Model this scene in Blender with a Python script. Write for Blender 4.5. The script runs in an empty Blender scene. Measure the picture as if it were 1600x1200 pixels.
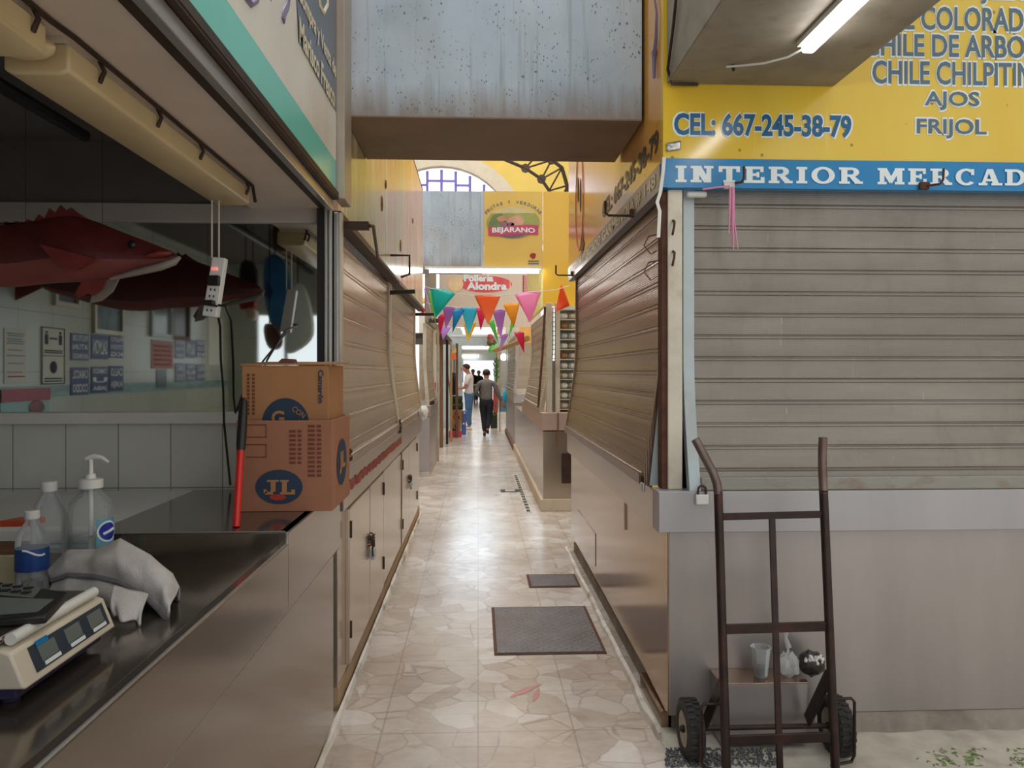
import bpy, bmesh, math, random
from mathutils import Vector, Matrix
random.seed(7)
sc = bpy.context.scene
COL = sc.collection

# ------------------------------------------------------------------ camera, sky, exposure
F, CX, HY, EYE = 1200.0, 800.0, 581.0, 1.5
YAW = math.atan(53.0 / 1200.0)
cam_d = bpy.data.cameras.new('camera')
cam_d.sensor_width = 36.0
cam_d.lens = 36.0 * F / 1600.0
cam_d.shift_y = -(600.0 - HY) / 1600.0
cam_d.clip_end = 300
cam = bpy.data.objects.new('camera', cam_d)
COL.objects.link(cam)
cam.location = (0, 0, EYE)
cam.rotation_euler = (math.radians(90), 0, -YAW)
sc.camera = cam

world = bpy.data.worlds.new('daylight')
sc.world = world
world.use_nodes = True
bg = world.node_tree.nodes['Background']
bg.inputs['Color'].default_value = (0.93, 0.97, 1.0, 1)
bg.inputs['Strength'].default_value = 1.12

sc.view_settings.view_transform = 'Standard'
sc.view_settings.look = 'None'
sc.view_settings.gamma = 1.0
sc.view_settings.use_curve_mapping = False
sc.view_settings.exposure = 0.0

def area(name, loc, rot, sx, sy, power, col=(1, 1, 1)):
    d = bpy.data.lights.new(name, 'AREA')
    d.shape = 'RECTANGLE'; d.size = sx; d.size_y = sy
    d.energy = power; d.color = col
    o = bpy.data.objects.new(name, d); COL.objects.link(o)
    o.location = loc; o.rotation_euler = rot
    return o
# daylight falling through the roof lights of the market hall
area('skylight_near', (0.0, 5.8, 16.6), (0, 0, 0), 7.0, 8.0, 1300, (0.9, 0.96, 1.0))
area('skylight_far', (0.0, 19.0, 16.6), (0, 0, 0), 7.0, 14.0, 1700, (1.0, 0.98, 0.95))

# ------------------------------------------------------------------ helpers
SN, CS = math.sin(YAW), math.cos(YAW)
def at(px, py, X=None, Y=None, Z=None):
    """point of the place seen at a photo pixel, on the plane x=X, y=Y or z=Z"""
    u, v = (px - CX) / F, (HY - py) / F
    d = Vector((SN + u * CS, CS - u * SN, v))
    if X is not None: t = X / d.x
    elif Y is not None: t = Y / d.y
    else: t = (Z - EYE) / d.z
    return Vector((0, 0, EYE)) + d * t

class MB:
    def __init__(s): s.v = []; s.f = []; s.m = []; s.mi = 0
    def add(s, vs, fs):
        b = len(s.v); s.v += [tuple(p) for p in vs]
        for f in fs: s.f.append([b + i for i in f]); s.m.append(s.mi)
        return s
    def box(s, x0, x1, y0, y1, z0, z1):
        return s.add([(x0,y0,z0),(x1,y0,z0),(x1,y1,z0),(x0,y1,z0),(x0,y0,z1),(x1,y0,z1),(x1,y1,z1),(x0,y1,z1)],
              [(3,2,1,0),(4,5,6,7),(0,1,5,4),(1,2,6,5),(2,3,7,6),(3,0,4,7)])
    def obox(s, c, size, M=Matrix.Identity(3)):
        c = Vector(c); h = Vector(size) / 2
        vs = [c + M @ Vector((a*h.x, b*h.y, d*h.z)) for d in (-1,1) for a, b in ((-1,-1),(1,-1),(1,1),(-1,1))]
        return s.add(vs, [(3,2,1,0),(4,5,6,7),(0,1,5,4),(1,2,6,5),(2,3,7,6),(3,0,4,7)])
    def bar(s, p, q, w, h, up=(0,0,1)):
        p, q = Vector(p), Vector(q); d = (q - p); L = d.length; d.normalize()
        up = Vector(up)
        if abs(d.dot(up)) > .99: up = Vector((0,1,0))
        r = d.cross(up).normalized(); u = r.cross(d)
        M = Matrix((r, d, u)).transposed()
        return s.obox((p + q) / 2, (w, L, h), M)
    def tube(s, pts, r, n=10, cap=True):
        pts = [Vector(p) for p in pts]; k = len(pts)
        rs = r if isinstance(r, (list, tuple)) else [r] * k
        T = []
        for i in range(k):
            a = pts[max(i-1, 0)]; b = pts[min(i+1, k-1)]; t = b - a
            T.append(t.normalized() if t.length > 1e-9 else Vector((0,0,1)))
        ref = Vector((0,0,1)) if abs(T[0].z) < .9 else Vector((1,0,0))
        nrm = T[0].cross(ref).normalized(); vs = []
        for i in range(k):
            nrm = (nrm - T[i] * nrm.dot(T[i])).normalized(); b = T[i].cross(nrm)
            for j in range(n):
                a = 2*math.pi*j/n
                vs.append(pts[i] + (nrm*math.cos(a) + b*math.sin(a)) * rs[i])
        fs = [(i*n+j, i*n+(j+1)%n, (i+1)*n+(j+1)%n, (i+1)*n+j) for i in range(k-1) for j in range(n)]
        if cap: fs += [tuple(range(n-1,-1,-1)), tuple(range((k-1)*n, k*n))]
        return s.add(vs, fs)
    def lathe(s, prof, c=(0,0,0), M=Matrix.Identity(3), n=24, sx=1.0, sy=1.0, cap=True):
        c = Vector(c); vs = []; k = len(prof)
        for r, z in prof:
            for j in range(n):
                a = 2*math.pi*j/n
                vs.append(c + M @ Vector((r*math.cos(a)*sx, r*math.sin(a)*sy, z)))
        fs = [(i*n+j, i*n+(j+1)%n, (i+1)*n+(j+1)%n, (i+1)*n+j) for i in range(k-1) for j in range(n)]
        if cap: fs += [tuple(range(n-1,-1,-1)), tuple(range((k-1)*n, k*n))]
        return s.add(vs, fs)
    def poly(s, pts): return s.add(pts, [tuple(range(len(pts)))])
    def prism(s, pts, off):
        pts = [Vector(p) for p in pts]; off = Vector(off); n = len(pts)
        return s.add(pts + [p + off for p in pts],
            [tuple(range(n-1,-1,-1)), tuple(range(n, 2*n))] + [(i,(i+1)%n,n+(i+1)%n,n+i) for i in range(n)])
    def grid(s, fn, nu, nv):
        vs = [fn(i/nu, j/nv) for j in range(nv+1) for i in range(nu+1)]
        w = nu+1
        return s.add(vs, [(j*w+i, j*w+i+1, (j+1)*w+i+1, (j+1)*w+i) for j in range(nv) for i in range(nu)])
    def ball(s, c, r, n=14, m=9, M=Matrix.Identity(3), fn=None):
        r = Vector(r if isinstance(r, (list,tuple)) else (r,r,r)); c = Vector(c); vs = []
        for i in range(1, m):
            th = math.pi*i/m
            for j in range(n):
                a = 2*math.pi*j/n
                d = Vector((math.sin(th)*math.cos(a), math.sin(th)*math.sin(a), math.cos(th)))
                k = fn(d) if fn else 1.0
                vs.append(c + M @ Vector((d.x*r.x*k, d.y*r.y*k, d.z*r.z*k)))
        vs += [c + M @ Vector((0,0,r.z)), c - M @ Vector((0,0,r.z))]
        fs = [(i*n+j, (i+1)*n+j, (i+1)*n+(j+1)%n, i*n+(j+1)%n) for i in range(m-2) for j in range(n)]
        N = (m-1)*n
        fs += [(N, j, (j+1)%n) for j in range(n)] + [(N+1, (m-2)*n+(j+1)%n, (m-2)*n+j) for j in range(n)]
        return s.add(vs, fs)
    def build(s, name, mats, parent=None, bevel=0, smooth=True, solid=0, angle=38, sub=0):
        me = bpy.data.meshes.new(name)
        me.from_pydata(s.v, [], s.f); me.update()
        return link_mesh(name, me, mats, parent, bevel, smooth, solid, angle, s.m, sub)

def link_mesh(name, me, mats, parent=None, bevel=0, smooth=True, solid=0, angle=38, mi=None, sub=0):
    mats = mats if isinstance(mats, (list, tuple)) else [mats]
    for m in mats: me.materials.append(m)
    if mi: me.polygons.foreach_set('material_index', mi)
    bm = bmesh.new(); bm.from_mesh(me); bmesh.ops.recalc_face_normals(bm, faces=bm.faces); bm.to_mesh(me); bm.free()
    if smooth:
        me.polygons.foreach_set('use_smooth', [True] * len(me.polygons))
        me.set_sharp_from_angle(angle=math.radians(angle))
    o = bpy.data.objects.new(name, me); COL.objects.link(o)
    if parent is not None:
        o.parent = parent
        P = parent; off = Vector((0,0,0))
        if P.get('_w'): o.matrix_parent_inverse = Matrix.Translation(-Vector(P['_w']))
    if solid:
        m = o.modifiers.new('thick', 'SOLIDIFY'); m.thickness = solid; m.offset = 0
    if bevel:
        m = o.modifiers.new('edge', 'BEVEL'); m.width = bevel; m.segments = 2; m.limit_method = 'ANGLE'
    if sub:
        m = o.modifiers.new('round', 'SUBSURF'); m.levels = sub; m.render_levels = sub
    return o

def tag(o, label, cat, group=None):
    o['label'] = label; o['category'] = cat
    if group: o['group'] = group
    return o
def struct(o):
    o['kind'] = 'structure'; return o
def thing(name, label, cat, loc=(0,0,0), group=None):
    o = bpy.data.objects.new(name, None); COL.objects.link(o)
    o.location = loc; o['_w'] = tuple(loc); o.empty_display_size = .05
    return tag(o, label, cat, group)
def finish():
    for o in COL.objects:
        if '_w' in o: del o['_w']
def dup(root, delta, label=None, group=None, rotz=0):
    """a copy of a thing, its parts and their sub-parts, moved by delta"""
    r = root.copy(); COL.objects.link(r); r.location = Vector(root.location) + Vector(delta)
    r.rotation_euler.z += rotz
    if label: r['label'] = label
    if group: r['group'] = group
    for ch in list(root.children):
        c = ch.copy(); COL.objects.link(c); c.parent = r
        for g in list(ch.children):
            d = g.copy(); COL.objects.link(d); d.parent = c
    return r

# writing: flat lettering fitted to a rectangle on a plane
def text_data(s, bold=0.0):
    cu = bpy.data.curves.new('lettering', 'FONT'); cu.body = s; cu.size = 1; cu.offset = bold; cu.resolution_u = 3
    to = bpy.data.objects.new('lettering', cu)
    me0 = to.to_mesh()
    vs = [v.co.copy() for v in me0.vertices]; fs = [tuple(p.vertices) for p in me0.polygons]
    to.to_mesh_clear(); bpy.data.objects.remove(to); bpy.data.curves.remove(cu)
    return vs, fs
def put_text(mb, s, o, right, up, w, h, bold=0.0, out=None, shear=0.0, arc=0.0):
    vs, fs = text_data(s, bold)
    x0 = min(v.x for v in vs); x1 = max(v.x for v in vs); y0 = min(v.y for v in vs); y1 = max(v.y for v in vs)
    o, right, up = Vector(o), Vector(right).normalized(), Vector(up).normalized()
    nrm = Vector(out) if out is not None else Vector((0,0,0)); pts = []
    for v in vs:
        a = (v.x - x0) / (x1 - x0); b = (v.y - y0) / (y1 - y0)
        pts.append(o + right * (a * w + b * h * shear) + up * (b * h + arc * (1 - (2*a - 1)**2)) + nrm)
    return mb.add(pts, fs)

# heavy slab-serif capitals drawn stroke by stroke
def slab_word(mb, word, o, right, up, h, width, out):
    T, H, S = .26, .17, .15
    def rect(x0, x1, y0, y1): return [(x0,y0),(x1,y0),(x1,y1),(x0,y1)]
    def ring(cx, cy, rx, ry, t, hh, a0, a1, n=18):
        P = []
        for i in range(n):
            a, b = a0 + (a1-a0)*i/n, a0 + (a1-a0)*(i+1)/n
            P.append([(cx+rx*math.cos(a), cy+ry*math.sin(a)), (cx+rx*math.cos(b), cy+ry*math.sin(b)),
                      (cx+(rx-t)*math.cos(b), cy+(ry-hh)*math.sin(b)), (cx+(rx-t)*math.cos(a), cy+(ry-hh)*math.sin(a))])
        return P
    def stem(x, top=True, bot=True, w=T, e=.1):
        P = [rect(x, x+w, 0, 1)]
        if bot: P.append(rect(x-e, x+w+e, 0, S))
        if top: P.append(rect(x-e, x+w+e, 1-S, 1))
        return P
    pi = math.pi
    G = {
     'I': (.46, stem(.1)),
     'N': (1.0, stem(.1, e=.1) + stem(.66, top=True, bot=False, w=.2) + [[(.1,1),(.42,1),(.86,0),(.56,0)]]),
     'T': (.9, [rect(.32,.58,0,1), rect(.2,.7,0,S), rect(0,.9,1-H,1), rect(0,.16,.64,1), rect(.74,.9,.64,1)]),
     'E': (.86, stem(.1) + [rect(.1,.84,0,H), rect(.1,.82,1-H,1), rect(.1,.6,.42,.58), rect(.7,.86,0,.36), rect(.68,.82,.66,1), rect(.52,.64,.34,.66)]),
     'R': (1.0, stem(.1) + [rect(.3,.52,1-H,1), rect(.3,.52,.42,.57)] + ring(.52,.71,.34,.29,.24,.15,-pi/2,pi/2) + [[(.42,.45),(.68,.45),(.94,.12),(.68,.02)], rect(.66,1.02,0,S)]),
     'O': (1.0, ring(.5,.5,.5,.52,.25,.15,0,2*pi,30)),
     'M': (1.25, stem(.1,w=.22) + stem(.9,w=.25) + [[(.1,1),(.42,1),(.72,.3),(.56,.05)], [(1.12,1),(.84,1),(.54,.3),(.66,.05)]]),
     'C': (.92, ring(.5,.5,.5,.52,.25,.15,pi*.26,pi*1.76,26) + [rect(.72,.87,.62,.98)]),
     'A': (1.05, [[(.4,1),(.66,1),(.98,0),(.68,0)], [(.38,1),(.54,1),(.27,0),(.1,0)], rect(.25,.8,.25,.39), rect(-.02,.4,0,S), rect(.58,1.1,0,S)]),
     'D': (1.0, stem(.1) + [rect(.3,.5,1-H,1), rect(.3,.5,0,H)] + ring(.48,.5,.5,.5,.26,.16,-pi/2,pi/2,20)),
     ' ': (.35, []),
    }
    gap = .17; x = 0; polys = []
    for ch in word:
        w, P = G[ch]
        polys += [[(a + x, b) for a, b in q] for q in P]; x += w + gap
    k = width / (x - gap)
    o, right, up = Vector(o), Vector(right).normalized(), Vector(up).normalized()
    for i, q in enumerate(polys):
        mb.poly([o + right*(a*k) + up*(b*h) + Vector(out)*(1 + .006*i) for a, b in q])

# ------------------------------------------------------------------ procedural materials
def nt(m):
    m.use_nodes = True; return m.node_tree.nodes, m.node_tree.links
def new(name):
    m = bpy.data.materials.new(name); n, l = nt(m)
    return m, n, l, n['Principled BSDF']
def rgb(c): return (c[0], c[1], c[2], 1)
def srgb(r, g, b):
    f = lambda x: (x/255/12.92) if x/255 <= .04045 else ((x/255+.055)/1.055)**2.4
    return (f(r), f(g), f(b))
def ramp(n, stops):
    r = n.new('ShaderNodeValToRGB'); e = r.color_ramp.elements
    while len(e) < len(stops): e.new(.5)
    for i, (p, c) in enumerate(stops):
        e[i].position = p; e[i].color = rgb(c) if len(c) == 3 else c
    return r
def mixc(n, l, fac, a, b, mode='MIX'):
    x = n.new('ShaderNodeMix'); x.data_type = 'RGBA'; x.blend_type = mode
    for i, val in ((0, fac), (6, a), (7, b)):
        if hasattr(val, 'links'): l.new(val, x.inputs[i])
        elif isinstance(val, (int, float)): x.inputs[i].default_value = val
        else: x.inputs[i].default_value = rgb(val)
    return x.outputs[2]
def coords(n, l, scale=(1,1,1), rot=(0,0,0)):
    tc = n.new('ShaderNodeTexCoord'); mp = n.new('ShaderNodeMapping')
    mp.inputs['Scale'].default_value = scale; mp.inputs['Rotation'].default_value = rot
    l.new(tc.outputs['Object'], mp.inputs['Vector']); return mp.outputs['Vector']
def noise(n, l, vec, scale, detail=4, rough=.55):
    x = n.new('ShaderNodeTexNoise'); x.inputs['Scale'].default_value = scale
    x.inputs['Detail'].default_value = detail; x.inputs['Roughness'].default_value = rough
    l.new(vec, x.inputs['Vector']); return x.outputs['Fac']
def bump(n, l, h, b, strength=.3, dist=.004):
    x = n.new('ShaderNodeBump'); x.inputs['Strength'].default_value = strength; x.inputs['Distance'].default_value = dist
    l.new(h, x.inputs['Height']); l.new(x.outputs['Normal'], b.inputs['Normal'])

def M(name, col, rough=.5, metal=0.0, var=.12, scale=6.0, bmp=0.0, bscale=80.0, stretch=(1,1,1), dirt=None, dirt_amt=.5, dscale=3.0, alpha=1.0, trans=0.0, emit=0.0, ecol=None, spec=.5):
    """plain surface with uneven tone, optional dirt of its own shape and fine relief"""
    m, n, l, b = new(name)
    v = coords(n, l, stretch)
    f = noise(n, l, v, scale)
    lo = tuple(max(0, c*(1-var)) for c in col); hi = tuple(min(1, c*(1+var)) for c in col)
    r = ramp(n, [(.3, lo), (.7, hi)]); l.new(f, r.inputs['Fac']); out = r.outputs['Color']
    if dirt is not None:
        f2 = noise(n, l, v, dscale, 6, .65)
        r2 = ramp(n, [(.5, (0,0,0)), (.72, (dirt_amt,)*3)]); l.new(f2, r2.inputs['Fac'])
        out = mixc(n, l, r2.outputs['Color'], out, dirt)
    l.new(out, b.inputs['Base Color'])
    b.inputs['Roughness'].default_value = rough; b.inputs['Metallic'].default_value = metal
    b.inputs['Alpha'].default_value = alpha; b.inputs['Transmission Weight'].default_value = trans
    b.inputs['Specular IOR Level'].default_value = spec
    if emit:
        b.inputs['Emission Color'].default_value = rgb(ecol or col); b.inputs['Emission Strength'].default_value = emit
    if bmp: bump(n, l, noise(n, l, v, bscale, 3), b, bmp)
    return m

def steel(name, col, rough=.28, brush=(1,1,60), streak=(1,1,1), var=.1, metal=.85):
    """brushed sheet steel with smears"""
    m, n, l, b = new(name)
    v = coords(n, l); vb = coords(n, l, brush)
    f = noise(n, l, vb, 6, 3); g = noise(n, l, coords(n, l, streak), 2.2, 5, .6)
    r = ramp(n, [(.25, tuple(c*(1-var) for c in col)), (.75, tuple(min(1, c*(1+var)) for c in col))]); l.new(g, r.inputs['Fac'])
    l.new(r.outputs['Color'], b.inputs['Base Color'])
    b.inputs['Metallic'].default_value = metal
    rr = n.new('ShaderNodeMapRange'); rr.inputs['To Min'].default_value = rough*.75; rr.inputs['To Max'].default_value = rough*1.45
    l.new(g, rr.inputs['Value']); l.new(rr.outputs['Result'], b.inputs['Roughness'])
    bump(n, l, f, b, .06, .001)
    return m

def make_floor():
    m, n, l, b = new('marble_chip_floor')
    v = coords(n, l)
    def vor(feature, sc_):
        x = n.new('ShaderNodeTexVoronoi'); x.feature = feature; x.inputs['Scale'].default_value = sc_
        wn = n.new('ShaderNodeTexNoise'); wn.inputs['Scale'].default_value = 9; l.new(v, wn.inputs['Vector'])
        mx = n.new('ShaderNodeVectorMath'); mx.operation = 'MULTIPLY_ADD'
        mx.inputs[1].default_value = (.05,.03,0); l.new(wn.outputs['Color'], mx.inputs[0]); l.new(v, mx.inputs[2])
        l.new(mx.outputs[0], x.inputs['Vector']); return x
    a = vor('F1', 6.5); e = vor('DISTANCE_TO_EDGE', 6.5)
    sep = n.new('ShaderNodeSeparateColor'); l.new(a.outputs['Color'], sep.inputs['Color'])
    chip = ramp(n, [(0, srgb(180,160,146)), (.3, srgb(204,188,176)), (.6, srgb(212,200,190)), (.85, srgb(232,224,218)), (1, srgb(190,170,156))])
    l.new(sep.outputs['Red'], chip.inputs['Fac'])
    vein = noise(n, l, coords(n, l, (1,2.2,1), (0,0,.5)), 11, 7, .72)
    c1 = mixc(n, l, .5, chip.outputs['Color'], mixc(n, l, vein, srgb(150,128,108), srgb(232,226,218)), 'MIX')
    er = ramp(n, [(0, (.8,.8,.8)), (.045, (0,0,0))]); l.new(e.outputs['Distance'], er.inputs['Fac'])
    en = noise(n, l, v, 3.5, 4); enr = ramp(n, [(.38, (0,0,0)), (.66, (1,1,1))]); l.new(en, enr.inputs['Fac']); em = mixc(n, l, enr.outputs['Color'], (0,0,0), er.outputs['Color'], 'MIX')
    c2 = mixc(n, l, em, c1, srgb(142,120,104))
    br = n.new('ShaderNodeTexBrick'); br.offset = 0; br.inputs['Scale'].default_value = 1
    br.inputs['Brick Width'].default_value = .4; br.inputs['Row Height'].default_value = .4
    br.inputs['Mortar Size'].default_value = .004; br.inputs['Color1'].default_value = (0,0,0,1); br.inputs['Color2'].default_value = (0,0,0,1); br.inputs['Mortar'].default_value = (1,1,1,1)
    l.new(v, br.inputs['Vector'])
    bw = mixc(n, l, .38, (0,0,0), br.outputs['Color'])
    c3 = mixc(n, l, bw, c2, srgb(120,104,90))
    d = noise(n, l, v, 1.3, 6, .6); dr = ramp(n, [(.42, (0,0,0)), (.72, (.55,.55,.55))]); l.new(d, dr.inputs['Fac'])
    c4 = mixc(n, l, dr.outputs['Color'], c3, srgb(140,118,98))
    l.new(c4, b.inputs['Base Color'])
    rr = n.new('ShaderNodeMapRange'); rr.inputs['To Min'].default_value = .13; rr.inputs['To Max'].default_value = .32
    l.new(noise(n, l, v, 14, 4), rr.inputs['Value']); l.new(rr.outputs['Result'], b.inputs['Roughness'])
    bump(n, l, mixc(n, l, .6, vein, er.outputs['Color']), b, .16, .003)
    return m

def make_shutter(name, col, rough=.38, metal=.6, dirt=srgb(95,80,62), drips=False):
    """painted steel curtain with fine pressed dots"""
    m, n, l, b = new(name)
    v = coords(n, l)
    g = noise(n, l, coords(n, l, (.6,.6,3)), 2.0, 6, .65)
    r = ramp(n, [(.3, tuple(c*.82 for c in col)), (.7, tuple(min(1,c*1.12) for c in col))]); l.new(g, r.inputs['Fac'])
    d = noise(n, l, coords(n, l, (2,2,.7)), 1.7, 7, .7); dr = ramp(n, [(.52, (0,0,0)), (.8, (.6,.6,.6))]); l.new(d, dr.inputs['Fac'])
    l.new(mixc(n, l, dr.outputs['Color'], r.outputs['Color'], dirt), b.inputs['Base Color'])
    b.inputs['Roughness'].default_value = rough; b.inputs['Metallic'].default_value = metal
    if drips:
        w = noise(n, l, coords(n, l, (26,26,2.2)), 1.5, 5, .6); wr = ramp(n, [(.68, (0,0,0)), (.78, (.5,.5,.5))]); l.new(w, wr.inputs['Fac'])
        l.new(mixc(n, l, wr.outputs['Color'], b.inputs['Base Color'].links[0].from_socket, srgb(196,192,176)), b.inputs['Base Color'])
    x = n.new('ShaderNodeTexVoronoi'); x.inputs['Scale'].default_value = 110; x.inputs['Randomness'].default_value = .1
    l.new(v, x.inputs['Vector'])
    bump(n, l, x.outputs['Distance'], b, .4, .003)
    return m

def make_tiles(name, col, grout, w, h, rough=.2, axis='x'):
    m, n, l, b = new(name)
    rot = (math.radians(90), 0, 0) if axis == 'x' else (math.radians(90), 0, math.radians(90))
    tc = n.new('ShaderNodeTexCoord'); sp = n.new('ShaderNodeSeparateXYZ'); cb = n.new('ShaderNodeCombineXYZ')
    l.new(tc.outputs['Object'], sp.inputs[0]); l.new(sp.outputs['X' if axis == 'x' else 'Y'], cb.inputs[0]); l.new(sp.outputs['Z'], cb.inputs[1])
    br = n.new('ShaderNodeTexBrick'); br.offset = 0; br.inputs['Scale'].default_value = 1
    br.inputs['Brick Width'].default_value = w; br.inputs['Row Height'].default_value = h; br.inputs['Mortar Size'].default_value = .0025
    br.inputs['Color1'].default_value = rgb(col); br.inputs['Color2'].default_value = rgb(tuple(c*.94 for c in col)); br.inputs['Mortar'].default_value = rgb(grout)
    l.new(cb.outputs[0], br.inputs['Vector'])
    f = noise(n, l, tc.outputs['Object'], 3, 5); r = ramp(n, [(.3, (.85,.84,.82)), (.75, (1,1,1))]); l.new(f, r.inputs['Fac'])
    l.new(mixc(n, l, 1.0, br.outputs['Color'], r.outputs['Color'], 'MULTIPLY'), b.inputs['Base Color'])
    b.inputs['Roughness'].default_value = rough
    return m

def make_duct():
    """dull galvanised sheet with runs, pits and rust towards its lower edge"""
    m, n, l, b = new('galvanised_sheet')
    v = coords(n, l)
    f = noise(n, l, coords(n, l, (1,1,.6)), 3.0, 6, .6)
    r = ramp(n, [(.3, srgb(166,182,196)), (.55, srgb(186,200,212)), (.8, srgb(204,212,220))]); l.new(f, r.inputs['Fac'])
    st = noise(n, l, coords(n, l, (30,30,.7)), 1.6, 5, .6); sr = ramp(n, [(.57, (0,0,0)), (.74, (.6,.6,.6))]); l.new(st, sr.inputs['Fac'])
    c = mixc(n, l, sr.outputs['Color'], r.outputs['Color'], srgb(128,124,116))
    for vs_, th, lo in ((34, .17, .46), (62, .22, .44)):
        x = n.new('ShaderNodeTexVoronoi'); x.inputs['Scale'].default_value = vs_; l.new(coords(n, l, (1,1,.6), (0,.25,.5)), x.inputs['Vector'])
        pr = ramp(n, [(th*.6, (.9,.9,.9)), (th, (0,0,0))]); l.new(x.outputs['Distance'], pr.inputs['Fac'])
        pn = noise(n, l, v, 5.5, 3); pr2 = ramp(n, [(lo, (0,0,0)), (lo+.12, (1,1,1))]); l.new(pn, pr2.inputs['Fac'])
        c = mixc(n, l, mixc(n, l, 1.0, pr.outputs['Color'], pr2.outputs['Color'], 'MULTIPLY'), c, srgb(92,90,92))
    sp = n.new('ShaderNodeSeparateXYZ'); l.new(v, sp.inputs[0])
    ed = n.new('ShaderNodeMath'); ed.operation = 'MULTIPLY_ADD'; l.new(noise(n, l, coords(n, l, (9,9,1)), 2, 4), ed.inputs[0]); ed.inputs[1].default_value = -.26; l.new(sp.outputs['Z'], ed.inputs[2])
    er_ = ramp(n, [(0, (.75,.75,.75)), (1, (0,0,0))]); em_ = n.new('ShaderNodeMapRange'); em_.inputs['From Min'].default_value = 2.52; em_.inputs['From Max'].default_value = 2.68
    l.new(ed.outputs[0], em_.inputs['Value']); l.new(em_.outputs['Result'], er_.inputs['Fac'])
    c = mixc(n, l, er_.outputs['Color'], c, srgb(136,116,98))
    b1 = noise(n, l, v, 1.4, 3); r3 = ramp(n, [(.58, (0,0,0)), (.75, (.45,.45,.45))]); l.new(b1, r3.inputs['Fac'])
    c = mixc(n, l, r3.outputs['Color'], c, srgb(150,142,128))
    l.new(c, b.inputs['Base Color']); b.inputs['Roughness'].default_value = .55; b.inputs['Metallic'].default_value = .15
    return m

def make_mural():
    """hand-painted fruit mural worn to streaks of orange, pink, green and cream"""
    m, n, l, b = new('painted_mural')
    tc = n.new('ShaderNodeTexCoord'); sp = n.new('ShaderNodeSeparateXYZ'); l.new(tc.outputs['Object'], sp.inputs[0])
    w = noise(n, l, coords(n, l, (1,1.5,.35)), 1.6, 5, .6)
    add = n.new('ShaderNodeMath'); add.operation = 'MULTIPLY_ADD'; l.new(w, add.inputs[0]); add.inputs[1].default_value = 3.6
    l.new(sp.outputs['Y'], add.inputs[2])
    mr = n.new('ShaderNodeMapRange'); mr.inputs['From Min'].default_value = 4.6; mr.inputs['From Max'].default_value = 11.0; l.new(add.outputs[0], mr.inputs['Value'])
    top = ramp(n, [(0, srgb(190,150,80)), (.2, srgb(200,170,120)), (.34, srgb(232,170,140)), (.44, srgb(214,160,96)), (.6, srgb(238,176,72)), (.8, srgb(240,170,110)), (1, srgb(236,152,90))])
    low = ramp(n, [(0, srgb(176,186,110)), (.25, srgb(190,196,130)), (.45, srgb(226,200,170)), (.65, srgb(236,222,178)), (.85, srgb(238,206,150)), (1, srgb(196,204,140))])
    l.new(mr.outputs['Result'], top.inputs['Fac']); l.new(mr.outputs['Result'], low.inputs['Fac'])
    zz = n.new('ShaderNodeMath'); zz.operation = 'MULTIPLY_ADD'; l.new(w, zz.inputs[0]); zz.inputs[1].default_value = .8; l.new(sp.outputs['Z'], zz.inputs[2])
    zr = n.new('ShaderNodeMapRange'); zr.inputs['From Min'].default_value = 2.75; zr.inputs['From Max'].default_value = 3.5; l.new(zz.outputs[0], zr.inputs['Value'])
    c = mixc(n, l, zr.outputs['Result'], low.outputs['Color'], top.outputs['Color'])
    for i, (st_, sc_, lo_, col_, am) in enumerate((((1,2.2,.5), 1.5, .5, srgb(236,164,140), .75), ((1,2.6,.45), 2.1, .54, srgb(170,178,112), .6), ((1,3,.4), 2.8, .56, srgb(250,240,222), .6), ((1,5,.35), 3, .57, srgb(176,118,86), .6))):
        s = noise(n, l, coords(n, l, st_, (.1*i, .2, .3*i)), sc_, 5, .6); sr = ramp(n, [(lo_, (0,0,0)), (lo_+.09, (am,)*3)]); l.new(s, sr.inputs['Fac'])
        c = mixc(n, l, sr.outputs['Color'], c, col_)
    l.new(c, b.inputs['Base Color']); b.inputs['Roughness'].default_value = .17
    return m

def make_sign_paint(name, col, fleck, fade=None):
    m, n, l, b = new(name)
    v = coords(n, l)
    f = noise(n, l, coords(n, l, (1.5,1.5,.5)), 1.2, 4); r = ramp(n, [(.3, col), (.75, fade or tuple(min(1, c*1.15) for c in col))]); l.new(f, r.inputs['Fac'])
    s = noise(n, l, coords(n, l, (22,22,1.2)), 1.4, 5, .6); sr = ramp(n, [(.66, (0,0,0)), (.8, (.55,.55,.55))]); l.new(s, sr.inputs['Fac'])
    c = mixc(n, l, sr.outputs['Color'], r.outputs['Color'], fleck)
    x = n.new('ShaderNodeTexVoronoi'); x.inputs['Scale'].default_value = 9; l.new(v, x.inputs['Vector'])
    pr = ramp(n, [(.05, (.8,.8,.8)), (.09, (0,0,0))]); l.new(x.outputs['Distance'], pr.inputs['Fac'])
    c = mixc(n, l, pr.outputs['Color'], c, srgb(110,80,40))
    l.new(c, b.inputs['Base Color']); b.inputs['Roughness'].default_value = .14
    return m

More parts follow.
